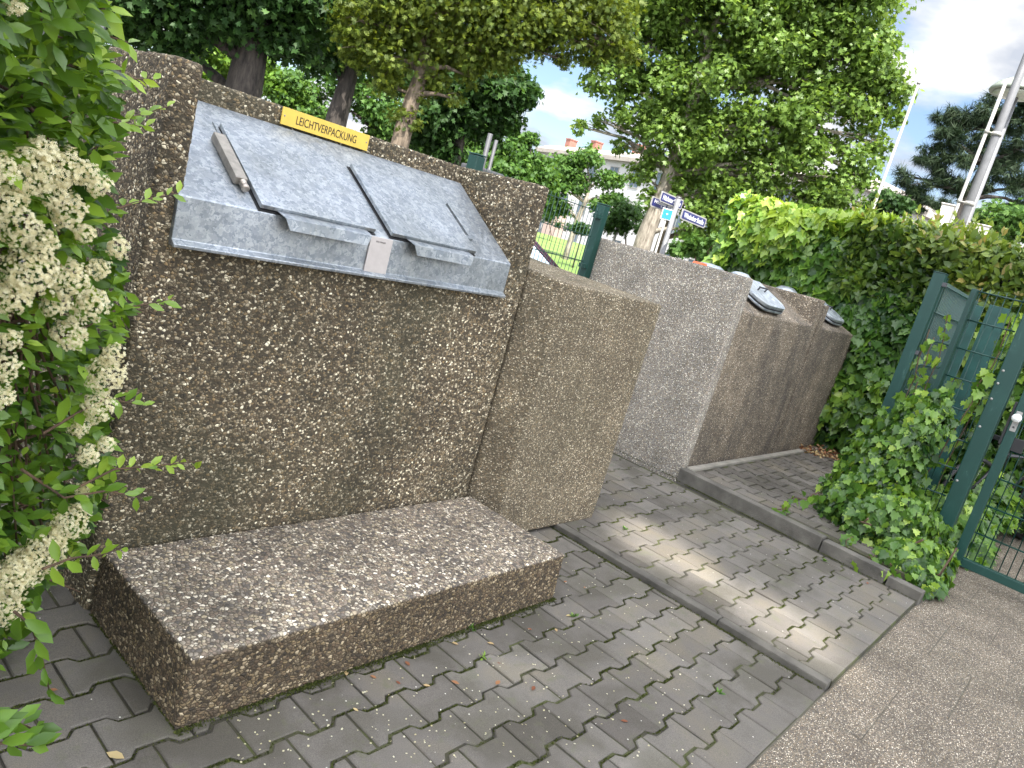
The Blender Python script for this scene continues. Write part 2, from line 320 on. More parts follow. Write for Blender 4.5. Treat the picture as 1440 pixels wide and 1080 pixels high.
# paving bed with sand and moss
def bedmat():
    m, nt, b = mat('joint_sand_moss'); lk = nt.links.new; co = objco(nt)
    n = noise(nt, co, 7, 6, .6); r = ramp(nt, [(.38, (.032, .028, .022)), (.5, (.045, .042, .022)), (.62, (.062, .070, .020)), (.8, (.045, .055, .016))]); lk(n.outputs['Fac'], r.inputs[0]); lk(r.outputs[0], b.inputs['Base Color']); b.inputs['Roughness'].default_value = .95
    n2 = noise(nt, co, 240, 4); bp = N(nt, 'ShaderNodeBump', inp={'Strength': 1, 'Distance': .004}); lk(n2.outputs['Fac'], bp.inputs['Height']); lk(bp.outputs[0], b.inputs['Normal'])
    return m
M_BED = bedmat()
def stonemat():
    m, nt, b = mat('paving_stone'); lk = nt.links.new; co = objco(nt)
    a = N(nt, 'ShaderNodeAttribute', attribute_name='rnd'); r = ramp(nt, [(0, (.084, .074, .063)), (.5, (.116, .104, .090)), (1, (.155, .141, .122))]); lk(a.outputs['Fac'], r.inputs[0])
    n = noise(nt, co, 420, 3, .7); r2 = ramp(nt, [(.3, .62), (.5, 1.0), (.72, 1.45)]); lk(n.outputs['Fac'], r2.inputs[0])
    c = mixc(nt, 1.0, r.outputs[0], r2.outputs[0], 'MULTIPLY')
    n3 = noise(nt, co, 2.3, 7, .62, .3); r3 = ramp(nt, [(.40, (.72, .72, .66)), (.52, (1, 1, 1)), (.66, (1.16, 1.12, .98))]); lk(n3.outputs['Fac'], r3.inputs[0])
    c = mixc(nt, 1.0, c, r3.outputs[0], 'MULTIPLY')
    n4 = noise(nt, co, 11, 6, .7); r4 = ramp(nt, [(.56, 0.0), (.70, .55)]); lk(n4.outputs['Fac'], r4.inputs[0])
    c = mixc(nt, r4.outputs[0], c, (.10, .105, .055))
    # scattered fallen petals and lime specks
    v = N(nt, 'ShaderNodeTexVoronoi', feature='F1', inp={'Scale': 30.0}); lk(co, v.inputs['Vector']); s = N(nt, 'ShaderNodeSeparateColor'); lk(v.outputs['Color'], s.inputs[0])
    k = mth(nt, 'MULTIPLY', mth(nt, 'LESS_THAN', v.outputs['Distance'], .075), mth(nt, 'LESS_THAN', s.outputs[0], .22))
    c = mixc(nt, k, c, (.62, .60, .52))
    lk(c, b.inputs['Base Color']); b.inputs['Roughness'].default_value = .8; b.inputs['Specular IOR Level'].default_value = .35
    bp = N(nt, 'ShaderNodeBump', inp={'Strength': .55, 'Distance': .002}); lk(n.outputs['Fac'], bp.inputs['Height']); lk(bp.outputs[0], b.inputs['Normal'])
    return m
M_STONE = stonemat()
def clip_poly(pts, a, bb, c):               # keep a*x+b*y<=c
    o_ = []
    for i in range(len(pts)):
        p, q = pts[i], pts[(i+1) % len(pts)]
        dp, dq = a*p[0]+bb*p[1]-c, a*q[0]+bb*q[1]-c
        if dp <= 0: o_.append(p)
        if (dp < 0 < dq) or (dq < 0 < dp): t = dp/(dp-dq); o_.append((p[0]+t*(q[0]-p[0]), p[1]+t*(q[1]-p[1])))
    return o_
def inset(pts, d):
    n_ = len(pts); res = []
    area = sum(pts[i][0]*pts[(i+1) % n_][1]-pts[(i+1) % n_][0]*pts[i][1] for i in range(n_))
    if area < 0: pts = pts[::-1]
    for i in range(n_):
        p0, p1, p2 = Vector(pts[i-1]), Vector(pts[i]), Vector(pts[(i+1) % n_])
        a_ = (p1-p0); b_ = (p2-p1)
        if a_.length < 1e-6 or b_.length < 1e-6: return None
        a_.normalize(); b_.normalize(); na = Vector((-a_.y, a_.x)); nb = Vector((-b_.y, b_.x)); h = na+nb
        if h.length < .2: return None
        h = h/h.length; res.append(tuple(p1+h*(d/max(.45, h.dot(na)))))
    return res
def paving(name, x0, x1, y0, y1, z, ox, oy, px=.2, py=.1405, amp=.0125, swap=False, gap=.0034, thick=.05, keep=None):
    """interlocking I-shaped stones, each with chamfered edges"""
    V = []; polys = []; att = []
    nx0, nx1 = int((x0-ox)/px)-2, int((x1-ox)/px)+2; ny0, ny1 = int((y0-oy)/py)-2, int((y1-oy)/py)+2
    q = px/4
    for j in range(ny0, ny1):
        off = 0.5 if j % 2 else 0.0
        for k in range(nx0, nx1):
            xa = ox+(k+off)*px; ya = oy+j*py; yb = ya+py
            # lower edge: low at the joints, high in the middle; upper edge the other way round
            lo = [(xa, ya-amp), (xa+q*.80, ya-amp), (xa+q*1.20, ya+amp), (xa+q*2.80, ya+amp), (xa+q*3.20, ya-amp), (xa+px, ya-amp)]
            hi = [(xa+px, yb+amp), (xa+q*3.20, yb+amp), (xa+q*2.80, yb-amp), (xa+q*1.20, yb-amp), (xa+q*.80, yb+amp), (xa, yb+amp)]
            if ya < y0-.03: continue
            if ya < y0+.03: lo = [(p[0], y0) for p in (lo[0], lo[-1])]
            P_ = [(x_, y_+(.0022 if i_ < 6 else -.0022)) for i_, (x_, y_) in enumerate(lo+hi)]
            if len(lo) == 2: P_ = [(p[0], y0) for p in lo]+[(x_, y_-.0022) for x_, y_ in hi]
            P_ = clip_poly(P_, 1, 0, x1); P_ = clip_poly(P_, -1, 0, -x0) if P_ else P_
            P_ = clip_poly(P_, 0, 1, y1) if P_ else P_; P_ = clip_poly(P_, 0, -1, -y0) if P_ else P_
            if len(P_) < 4: continue
            xs = [p[0] for p in P_]; ys = [p[1] for p in P_]
            if max(xs)-min(xs) < .03 or max(ys)-min(ys) < .02: continue
            cx, cy = sum(xs)/len(xs), sum(ys)/len(ys)
            if keep and not keep(cx, cy): continue
            g_ = gap*random.uniform(.75, 1.3)
            A = inset(P_, g_); 
            if not A: continue
            B_ = inset(A, .0035)
            if not B_: continue
            dz = random.gauss(0, .0013); tx, ty = random.gauss(0, .010), random.gauss(0, .010); jx, jy = random.gauss(0, .0008), random.gauss(0, .0008)
            zz = lambda p, d: z+dz+(p[0]-cx)*tx+(p[1]-cy)*ty-d
            rn = min(1, max(0, random.gauss(.5, .2)))
            s0 = len(V); n_ = len(A)
            for R_, d in ((A, thick), (A, .0035), (B_, 0)):
                for p in R_:
                    V.append((p[0]+jx, p[1]+jy, zz(p, d)) if not swap else (p[1]+jy, p[0]+jx, zz(p, d))); att.append(rn)
            for lv in range(2):
                for i in range(n_):
                    a_, b_ = s0+lv*n_+i, s0+lv*n_+(i+1) % n_; f = (a_, b_, b_+n_, a_+n_); polys.append(f if not swap else f[::-1])
            f = tuple(range(s0+2*n_, s0+3*n_)); polys.append(f if not swap else f[::-1])
    me = bpy.data.meshes.new(name); me.from_pydata(V, [], polys); me.update()
    a = me.attributes.new('rnd', 'FLOAT', 'POINT'); a.data.foreach_set('value', np.asarray(att, np.float32))
    return link(name, me, M_STONE)
tag(paving('block_paving', -1.6, 3.205, Y_EDGE, 5.0, 0.0, 1.468, 1.0665), kind='structure')
tag(paving('raised_block_paving', 3.276, 4.86, Y_EDGE, 8.0, .025, 3.454, 1.629), kind='structure')
tag(paving('platform_paving', .55, 2.13, 5.035, 9.0, .118, .61, 5.04, swap=True, gap=.006), kind='structure')
bed = MB(); bed.box(-1.6, 3.2, Y_EDGE, 5.0, -.05, -.0055)
bed.box(3.275, 4.9, Y_EDGE, 8.0, -.05, .0195); bed.box(4.98, 9.2, .62, 2.2, -.05, .108)
tag(bed.build('paving_bed', M_BED), kind='structure')
# washed slabs
M_SLABJ = plain('slab_joint', (.09, .082, .06), .95, 0, .5, 9)
sb = MB()
jx = [-3.0+.6*i for i in range(26)]
for i in range(len(jx)-1):
    yy = Y_EDGE-.003; k = 0; yo = (.2 if i % 2 else 0)
    ys = [yy]+[yy-.4*q_-.2-yo for q_ in range(14)]
    for y1_, y0_ in zip(ys, ys[1:]):
        d = max(-.0008, random.gauss(.0004, .0007))
        sb.box(jx[i]+.0012, jx[i+1]-.0012, y0_+.0012, y1_-.0012, -.04, -.002+d)
tag(sb.build('slab_pavement', M_SLAB, bevel=.003, seg=1), kind='structure')
sb = MB(); sb.box(-3.2, 13, -5.6, Y_EDGE+.0, -.055, -.0042); tag(sb.build('slab_bed', M_SLABJ), kind='structure')
# lawn beyond the fence
def lawnmat():
    m, nt, b = mat('lawn_turf'); lk = nt.links.new; co = objco(nt)
    n = noise(nt, co, .35, 8, .7); r = ramp(nt, [(.3, (.07, .13, .02)), (.5, (.11, .18, .03)), (.7, (.17, .25, .05))]); lk(n.outputs['Fac'], r.inputs[0]); lk(r.outputs[0], b.inputs['Base Color']); b.inputs['Roughness'].default_value = .9
    return m
a0, a1, a2, a3 = gd(690, 300, 16), gd(835, 345, 16), gd(870, 345, 58), gd(640, 300, 58)
lw = MB()
lw.hexa([(a0[0], a0[1], -.05), (a1[0], a1[1], -.05), (a2[0], a2[1], -.05), (a3[0], a3[1], -.05)], [(a0[0], a0[1], -.03), (a1[0], a1[1], -.03), (a2[0], a2[1], 1.35), (a3[0], a3[1], 1.35)])
tag(lw.build('lawn', lawnmat()), kind='structure')

# ------------------------------------------------------------------ kerbs
M_KERB = plain('kerb_concrete', (.105, .096, .080), .9, 0, .45, 7, .9, 160)
def bar(name, p0, p1, wd, z0, z1, cuts, material, bevel=.006):
    mb = MB(); p0 = Vector(p0); p1 = Vector(p1); d = (p1-p0); Ld = d.length; d.normalize(); nrm = Vector((d.y, -d.x))
    for (s, e_, zt) in cuts:
        a = p0+d*s; c = p0+d*e_; q = [a, c, c+nrm*wd, a+nrm*wd]
        mb.hexa([(v_.x, v_.y, z0) for v_ in q], [(v_.x, v_.y, zt) for v_ in q])
    return tag(mb.build(name, material, bevel=bevel), kind='structure')
# low ridge strip between the two pavings, laid in metre pieces
bar('edging_strip', (3.212, 5.0), (3.212, Y_EDGE), -.060, -.06, .0255, [(i*.995+.002, min((i+1)*.995-.002, 4.49), .0255+random.gauss(0, .001)) for i in range(5)], M_KERB)
bar('kerb', (4.948, 2.2), (4.845, .49), -.085, -.06, .12, [(0, 1.09, .122), (1.098, 1.50, .108), (1.515, 1.71, .085)], M_KERB)
bar('border_strip', (5.04, 2.195), (8.4, 2.195), .055, 0, .128, [(i*.8+.002, (i+1)*.8-.002, .128) for i in range(4)], plain('pale_kerb', (.26, .24, .2), .85, 0, .25, 9, .5, 200))

# ------------------------------------------------------------------ CONCRETE HOUSINGS
def housing_hull(x0, x1, yf, yb, yr, zt, zb, zs, ck, z0=-.03, right_cheek=True, drop=0.0):
    """body with a slanted top between two upright cheeks and a back ridge (extruded profile pieces, overlapping)"""
    mb = MB()
    def prof(xa, xb, pts):
        mb.hexa([(xa, y, z) for y, z in pts], [(xb, y, z) for y, z in pts])
    prof(x0, x0+ck, [(yf, z0), (yb, z0), (yb, zt), (yf, zt)])
    if right_cheek: prof(x1-ck, x1, [(yf, z0), (yb, z0), (yb, zt), (yf, zt)])
    e_ = .003
    prof(x0+ck-.03, x1-(ck-.03 if right_cheek else 0), [(yf+e_, z0), (yb-e_, z0), (yb-e_, zt-e_), (yr, zt-e_), (yr, zs), (yf+e_, zb)])
    return mb
hA = empty('refuse_bin_housing', (1.75, 2.2, 0))
tag(hA, 'large dark exposed-aggregate concrete bin housing with galvanised cover and yellow sign', 'bin housing', 'concrete bin housings')
solid('housing_body', housing_hull(.921, 2.578, 2.128, 3.02, 2.585, 1.677, 1.285, 1.565, .085), M_AGG, hA, .0075, .014)
# step
hs = MB(); hs.hexa([(.930, 1.512, -.03), (2.588, 1.512, -.03), (2.588, 2.118, -.03), (.930, 2.118, -.03)], [(.945, 1.524, .208), (2.592, 1.524, .208), (2.592, 2.118, .208), (.945, 2.118, .208)])
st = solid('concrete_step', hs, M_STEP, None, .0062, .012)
tag(st, 'low pebbled concrete step in front of the housing with the yellow sign', 'step')
# block B with cut-off corner, tipped outward to the top
bb = MB()
bb.hexa([(2.60, 2.125, .02), (2.69, 2.00, .02), (3.545, 1.985, .02), (3.545, 2.98, .02), (2.60, 2.98, .02)], [(2.585, 2.125, 1.318), (2.705, 1.995, 1.298), (3.597, 1.992, 1.283), (3.60, 3.0, 1.318), (2.585, 3.0, 1.335)])
ob = solid('concrete_block', bb, M_AGGF, None, .0085, .012)
tag(ob, 'plain brown fine-grained concrete block with slanting corner between the two rows of bin housings', 'concrete block')
fb = MB(); fb.box(2.63, 3.48, 2.06, 2.9, -.05, .03); fb.build('foot_plate', M_KERB, ob)
# second row
hC = empty('refuse_bin_housing', (5.85, 2.3, 0))
tag(hC, 'pale grey-sided concrete bin housing beside the kerb, nearest of the far row', 'bin housing', 'concrete bin housings')
solid('housing_body', housing_hull(4.995, 6.764, 2.212, 3.52, 2.62, 1.565, 1.325, 1.53, .13), [M_AGGD][0], hC, .011, .012)
gp_ = MB(); gp_.hexa([(4.985, 2.203, -.03), (5.075, 2.203, -.03), (5.075, 3.53, -.03), (4.985, 3.53, -.03)], [(4.985, 2.203, 1.562), (5.13, 2.203, 1.562), (5.13, 3.53, 1.562), (4.985, 3.53, 1.562)])
solid('side_panel', gp_, M_AGGG, hC, .010, .012)
hE = empty('refuse_bin_housing', (7.6, 2.3, 0))
tag(hE, 'brown concrete bin housing at the far end of its row against the ivy hedge', 'bin housing', 'concrete bin housings')
solid('housing_body', housing_hull(6.794, 8.1, 2.215, 3.5, 2.62, 1.53, 1.325, 1.50, .13, right_cheek=False), M_AGGD, hE, .012, .012)

# ---- galvanised cover of the near housing
Y0, Z0 = 2.112, 1.322; SY, SZ = .464/.542, .28/.542       # slant origin and unit direction
def sp_(x, t, h=0.0): return (x, Y0+SY*t-SZ*h, Z0+SZ*t+SY*h)
cv = MB(); X0, X1 = .984, 2.43; X1b = 2.482; X0b = 1.015
prof = [(Y0+.02, 1.176, 0), (Y0-.020, 1.176, 0), (Y0-.022, 1.184, 0), (Y0-.004, 1.196, 0), (Y0, Z0-.004, 0), (Y0+.004, Z0, 0)]
# thin folded sheet built as a closed profile
outer = [(Y0-.022, 1.174), (Y0-.0235, 1.184), (Y0-.0035, 1.196), (Y0-.003, Z0-.003), (Y0+.0005, Z0+.001)]
top = sp_(0, .540, .001); outer.append((top[1], top[2]))
inner = [(top[1]+.01, top[2]-.004), (top[1]+.01, 1.50), (Y0+.05, 1.26), (Y0+.05, 1.176)]
rings = []
for xi, kx in ((X0, 0), (X1, 1)):
    pr_ = []
    for i, (y, z) in enumerate(outer+inner):
        t = min(1, max(0, (y-Y0)/.46)); pr_.append((xi+((.03*t) if kx == 0 else (.040*t)), y, z))
    rings.append(pr_)
cv.hexa(rings[0], rings[1])
cover = cv.build('cover', M_GALV, hA, bevel=.0015, seg=1)
def plate(mb, x0, x1, t0, t1, h0, h1):
    mb.hexa([sp_(x0, t0, h0), sp_(x1, t0, h0), sp_(x1, t1, h0), sp_(x0, t1, h0)], [sp_(x0, t0, h1), sp_(x1, t0, h1), sp_(x1, t1, h1), sp_(x0, t1, h1)])
for (xa, xb, t1, hx0, hx1) in ((1.235, 1.682, .402, 1.293, 1.640), (1.757, 2.200, .390, 1.829, 2.158)):
    # raised lid: top sheet with turned-down rims, dark gap around it
    gpn = MB(); plate(gpn, xa-.006, xb+.004, -.002, t1+.004, .0015, .004); 
    fl = MB(); plate(fl, xa, xb, .004, t1, .008, .023)
    lid = fl.build('lid', M_GALV, hA, bevel=.002, seg=2)
    gpn.build('seal', M_BLACK, lid)
    # folded handle along the front rim
    h = MB(); prof_h = [(.003, .012), (-.018, .019), (-.040, .024), (-.062, -.006), (-.0595, -.0075), (-.0385, .0215), (-.017, .0165), (.003, .0095)]
    h.hexa([sp_(hx0+(.028 if i in (3, 4) else .006 if i in (2, 5) else 0), t, hh) for i, (t, hh) in enumerate(prof_h)], [sp_(hx1-(.014 if i in (3, 4) else 0), t, hh) for i, (t, hh) in enumerate(prof_h)])
    h.build('handle', M_GALV2, lid, bevel=.0008, seg=1)
# lock bar with cylinder on the left lid
br = MB(); plate(br, 1.183, 1.222, .105, .325, .004, .030); brk = br.build('lock_bar', M_BRONZE, hA, bevel=.002)
c0 = Vector(sp_(1.208, .108, .017)); ax = Vector((0, -SY, -SZ))
cy_ = MB(); cy_.lathe([(.0001, -.004), (.011, -.004), (.0125, .002), (.0125, .014), (.0105, .015), (.0105, .024), (.0125, .025), (.0125, .036), (.010, .038), (.0001, .038)], c0, 18, ax)
cy_.build('lock_cylinder', M_STEEL, brk)
tb = MB(); plate(tb, 1.222, 1.232, .34, .425, .002, .006); plate(tb, 1.2, 1.226, .322, .345, .003, .014); tb.build('hinge_tab', M_GALV2, hA)
# open slot on the right lid
sf = MB(); plate(sf, 2.206, 2.215, .118, .322, .001, .005); plate(sf, 2.238, 2.248, .118, .322, .001, .012); sf.build('slot_frame', M_GALV2, hA)
sk = MB(); plate(sk, 2.215, 2.238, .118, .322, .0012, .0025); sk.build('slot_opening', M_BLACK, hA)
wg = MB(); plate(wg, 2.214, 2.250, .098, .118, .001, .012); wg.build('slot_latch', M_GALV2, hA, bevel=.002)
for (x_, t_) in ((2.226, .335), (1.640, .03), (2.150, .03), (1.30, .42), (2.0, .44)):
    rv = MB(); rv.lathe([(.0001, 0), (.0055, 0), (.0045, .0025), (.0001, .003)], sp_(x_, t_, .001), 12, (0, -SZ, SY)); rv.build('rivet', M_GALV2, hA)
# info plate on the front face of the cover
ip = MB(); ip.hexa([(1.665, Y0-.004, 1.192), (1.765, Y0-.004, 1.192), (1.765, Y0-.004, 1.319), (1.665, Y0-.004, 1.319)], [(1.665, Y0-.010, 1.192), (1.765, Y0-.010, 1.192), (1.765, Y0-.010, 1.319), (1.665, Y0-.010, 1.319)])
pl = ip.build('name_plate', M_PLATE, hA, bevel=.0015)

def text(name, body, size, loc, xdir, updir, material, parent, width=None, height=None, extr=.0006, bold=0.0):
    """flat lettering, turned into a mesh"""
    cu = bpy.data.curves.new(name, 'FONT'); cu.body = body; cu.size = size; cu.extrude = extr; cu.align_x = 'CENTER'; cu.align_y = 'CENTER'; cu.offset = bold
    o = bpy.data.objects.new(name, cu); COL.objects.link(o)
    dg = bpy.context.evaluated_depsgraph_get(); me = bpy.data.meshes.new_from_object(o.evaluated_get(dg)); bpy.data.objects.remove(o)
    n_ = len(me.vertices); c = np.empty(n_*3, np.float32); me.vertices.foreach_get('co', c); c = c.reshape(-1, 3)
    mn, mx_ = c.min(0), c.max(0); c[:, :2] -= ((mn+mx_)/2)[:2]
    if width: c[:, 0] *= width/(mx_[0]-mn[0])
    if height: c[:, 1] *= height/(mx_[1]-mn[1])
    X = Vector(xdir).normalized(); Y = Vector(updir).normalized(); Z = X.cross(Y)
    R3 = np.array([X, Y, Z]); c = c @ R3 + np.array(loc)
    me.vertices.foreach_set('co', c.astype(np.float32).ravel()); me.update()
    return link(name, me, material, parent)
text('maker_mark', 'BAG WIMHOF', .02, (1.712, Y0-.0104, 1.303), (1, 0, 0), (0, 0, 1), M_INKG, pl, .043, .006)
# yellow sign on the back ridge
sg = MB(); sg.box(1.519, 1.917, 2.570, 2.576, 1.610, 1.672)
sign = sg.build('sign_plate', M_YELL, hA, bevel=.001)
text('lettering', 'LEICHTVERPACKUNG', .04, (1.7175, 2.5694, 1.6395), (1, 0, 0), (0, 0, 1), M_INK, sign, .276, .030, .0004, .0)
for x_ in (1.530, 1.906):
    sc_ = MB(); sc_.lathe([(.0001, 0), (.0038, 0), (.003, .0016), (.0001, .002)], (x_, 2.570, 1.642), 10, (0, -1, 0)); sc_.build('screw', M_BRONZE, sign)

# ---- lids on the far row
M_LIDG = galvanised('lid_sheet', .5, 30)
nS = Vector((0, -.447, .894)); tS = Vector((0, .894, .447))
def far_lid(x0, x1, y0, depth, zb, lift, label, open_=0.0):
    t = empty('chute_lid', (x0, y0, zb)); tag(t, label, 'lid', 'lids of the far bin housings')
    def shape(gr, h0, h1, nm, material, par=None):
        mb = MB(); w_ = x1-x0; pts = []
        rr = min(.12, w_*.35)
        for cx_, cy_2, a0_ in ((x0+rr, rr, 180), (x1-rr, rr, 270)):
            for k in range(7):
                an = math.radians(a0_+k*15); pts.append((cx_+rr*math.cos(an), cy_2+rr*math.sin(an)))
        pts += [(x1, depth), (x0, depth)]
        ctr = ((x0+x1)/2, depth/2)
        pts = [(ctr[0]+(p[0]-ctr[0])*gr, ctr[1]+(p[1]-ctr[1])*gr) for p in pts]
        f = lambda p, h: Vector((p[0], y0, zb)) + tS*p[1] + nS*(h+open_*p[1])
        mb.hexa([f(p, h0) for p in pts], [f(p, h1) for p in pts])
        return mb.build(nm, material, t, bevel=.006)
    shape(.94, lift-.012, lift, 'collar', M_BLACK); shape(1.0, lift, lift+.018, 'rim', M_LIDG); shape(.99, lift+.0185, lift+.026, 'seal', M_BLACK); shape(.97, lift+.027, lift+.055, 'cover_panel', M_LIDG)
    if zb < 1.45:
        hb = MB(); c = Vector(((x0+x1)/2, y0, zb))+tS*(depth*.55)+nS*(lift+.055)
        for i_ in (-1, 1): hb.tube([c+Vector((i_*.07, 0, 0)), c+Vector((i_*.07, 0, 0))+nS*.03], .006, 8)
        hb.tube([c+Vector((-.08, 0, 0))+nS*.03, c+Vector((.08, 0, 0))+nS*.03], .007, 8); hb.build('handle', M_DGREY, t)
    return t
far_lid(5.05, 5.22, 2.27, .26, 1.352, .02, 'small grey lid half hidden behind the pale grey side wall')
far_lid(5.47, 5.98, 2.235, .36, 1.338, .025, 'grey rounded lid with black rim on the slanted top beside the pale grey wall')
far_lid(7.30, 7.74, 2.29, .33, 1.360, .02, 'grey rounded lid nearest the ivy hedge on the last bin housing')
# lids of the row standing back to back behind: only their tops show above the walls
def back_lid(u, v, dist, wd, label, col):
    c = gd(u, v, dist); t = tag(empty('rear_lid', (c[0], c[1], c[2]-.09)), label, 'lid', 'lid tops showing over the far concrete walls')
    mb = MB(); mb.lathe([(wd, 0), (wd*1.02, .03), (wd*.9, .055), (wd*.55, .085), (.0001, .092)], (c[0], c[1], c[2]-.09), 20); mb.build('dome', col, t)
    mb = MB(); mb.lathe([(wd*1.04, -.018), (wd*1.05, .004), (wd*1.0, .006)], (c[0], c[1], c[2]-.09), 20); mb.build('rim', M_BLACK, t)
    mb = MB(); mb.lathe([(.05, -.9), (.05, -.02)], (c[0], c[1], c[2]-.09), 10); mb.build('stem', M_DGREY, t)
back_lid(1000, 371, 7.6, .17, 'pale lid top with an orange patch beside it, left end of the far walls', M_LIDG)
back_lid(1043, 383, 7.8, .12, 'pale lid top showing just behind the corner of the grey side wall', M_LIDG)
back_lid(1108, 403, 8.4, .12, 'pale lid top showing behind the middle of the far walls', M_LIDG)
back_lid(1134, 412, 8.6, .09, 'smallest pale lid top by the corner of the far walls', M_LIDG)
c = gd(985, 369, 7.3); mb = MB(); mb.hexa([(c[0]-.07, c[1]-.07, c[2]-.06), (c[0]+.07, c[1]-.07, c[2]-.06), (c[0]+.07, c[1]+.07, c[2]-.06), (c[0]-.07, c[1]+.07, c[2]-.06)], [(c[0]-.045, c[1]-.045, c[2]), (c[0]+.045, c[1]-.045, c[2]), (c[0]+.045, c[1]+.045, c[2]), (c[0]-.045, c[1]+.045, c[2])])
mb.box(c[0]-.1, c[0]+.1, c[1]-.1, c[1]+.1, c[2]-.09, c[2]-.062)
tag(mb.build('traffic_cone_top', plain('orange_plastic', (.75, .13, .04), .4)), 'small orange cap just showing over the far concrete wall', 'cap')

# ------------------------------------------------------------------ green mesh fence behind
def mesh_panel(name, p0, p1, z0, z1, pitch=.05, rail=.2, rb=.0025, rr=.003, parent=None, tops=True, material=None):
    """double-wire mesh: thin uprights, paired horizontal wires"""
    mb = MB(); p0 = Vector((p0[0], p0[1], 0)); p1 = Vector((p1[0], p1[1], 0)); d = p1-p0; Ld = d.length; d.normalize(); nrm = Vector((d.y, -d.x, 0))
    k = 0; s = .01
    while s < Ld-.005:
        a = p0+d*s; mb.tube([a+Vector((0, 0, z0)), a+Vector((0, 0, z1+(.025 if tops else 0)))], rb, 5); s += pitch
    z = z1-.005
    while z > z0:
        for sd in (-1, 1):
            mb.tube([p0+nrm*sd*(rb+rr)+Vector((0, 0, z)), p1+nrm*sd*(rb+rr)+Vector((0, 0, z))], rr, 6)
        z -= rail
    return mb.build(name, material or M_GREENW, parent)
fz = 1.757
fence = tag(empty('mesh_fence', (4.0, 3.5, 0)), 'green double-wire mesh fence with posts between the near housing and the grey wall', 'fence')
mesh_panel('mesh_panel', (3.50, 3.5), (4.87, 3.5), -.02, fz, parent=fence)
for x_ in (4.905, 3.42):
    mb = MB(); mb.box(x_-.0, x_+.075, 3.47, 3.55, -.05, 1.81 if x_ > 4 else 1.835); mb.box(x_-.004, x_+.079, 3.466, 3.554, 1.812 if x_ > 4 else 1.837, 1.822 if x_ > 4 else 1.847); mb.build('post', M_GREEN, fence, bevel=.006)
    for z_ in (1.70, 1.30, .9):
        mb = MB(); mb.box(x_-.03, x_+.002, 3.475, 3.54, z_, z_+.035); mb.build('clamp', M_GREEN, fence, bevel=.003)

# ------------------------------------------------------------------ green gate and side fence on the right
gx = 5.9
gf = tag(empty('mesh_fence', (gx, 1.0, 0)), 'green mesh fence with two posts, overgrown by ivy at the kerb end', 'fence')
mb = MB(); mb.box(gx, gx+.08, 1.213, 1.293, -.05, 1.945); mb.box(gx-.004, gx+.084, 1.209, 1.297, 1.947, 1.953); mb.build('post', M_GREEN, gf, bevel=.005)
mb = MB(); mb.box(gx, gx+.06, .988, 1.030, -.05, 1.895); mb.build('post', M_GREEN, gf, bevel=.004)
mb = MB(); mb.box(gx-.035, gx-.002, .990, .998, -.05, 1.885); mb.box(gx+.085, gx+.095, 1.205, 1.212, -.05, 1.93); mb.build('edge_bar', M_GREENW, gf)
mesh_panel('mesh_panel', (gx+.03, .985), (gx+.03, .70), 0, 1.89, .05, .2, .0035, .005, gf)
mesh_panel('mesh_panel', (gx+.09, 1.25), (7.7, 1.25), .12, 1.89, .05, .2, .0045, .005, gf)
for z_ in (1.86, 1.36, .86, .36):
    mb = MB(); mb.box(gx+.0, gx+.05, 1.190, 1.214, z_, z_+.03); mb.build('clamp', M_DGREY, gf, bevel=.003)
q0, q1 = gp(1392, 428, 0, 7.35), gp(1416, 448, 0, 7.35)
mb = MB(); mb.box(7.35, 7.39, q1[1], q0[1], 0, q0[2]); mb.build('board', M_TEALB, gf, bevel=.003)
q0, q1 = gp(1360, 420, 0, 6.75), gp(1388, 428, 0, 6.75)
mb = MB(); mb.box(6.75, 6.79, q1[1]+.015, q1[1]+.10, 0, q0[2]-.03); mb.build('board', M_TEALB, gf, bevel=.003)
# gate with main post
gt = tag(empty('mesh_gate', (gx, .6, 0)), 'green steel mesh gate with round knob and thick post, standing over the slabs', 'gate')
mb = MB(); mb.box(gx-.01, gx+.09, .585, .690, -.05, 2.1); mb.build('gate_post', M_GREEN, gt, bevel=.006)
for z_ in (1.42, 1.33, 1.22, 1.02, .62): 
    mb = MB(); mb.lathe([(.0001, 0), (.009, 0), (.007, .004), (.0001, .005)], (gx-.01, .670, z_), 10, (-1, 0, 0)); mb.build('bolt', M_LGREY, gt)
fr = MB()
fr.box(gx+.005, gx+.055, .462, .522, .07, 2.0); fr.box(gx+.005, gx+.055, -1.2, .462, .07, .130); fr.box(gx+.005, gx+.055, -1.2, .462, 1.94, 2.0); fr.box(gx+.005, gx+.055, -1.26, -1.2, .07, 2.0)
lf = fr.build('gate_frame', M_GREEN, gt, bevel=.004)
mesh_panel('gate_mesh', (gx+.03, .458), (gx+.03, -1.2), .135, 1.93, .05, .2, .0036, .0048, gt, tops=False)
mb = MB(); mb.box(gx-.002, gx+.0045, .474, .510, 1.055, 1.195); hp = mb.build('handle_plate', M_LGREY, gt, bevel=.003)
mb = MB(); mb.lathe([(.0001, 0), (.012, 0), (.012, .022), (.026, .030), (.030, .044), (.024, .058), (.0001, .062)], (gx-.002, .492, 1.15), 20, (-1, 0, 0)); mb.build('knob', M_WHITE, hp)
mb = MB(); mb.lathe([(.0001, 0), (.007, 0), (.007, .002), (.0001, .0025)], (gx-.002, .492, 1.085), 14, (-1, 0, 0)); mb.build('keyhole', M_DGREY, hp)
mb = MB(); mb.box(gx+.008, gx+.05, .395, .462, .93, 1.02); mb.box(gx+.012, gx+.046, .523, .54, .95, 1.25); mb.build('lock_case', M_BLACK, gt, bevel=.003)
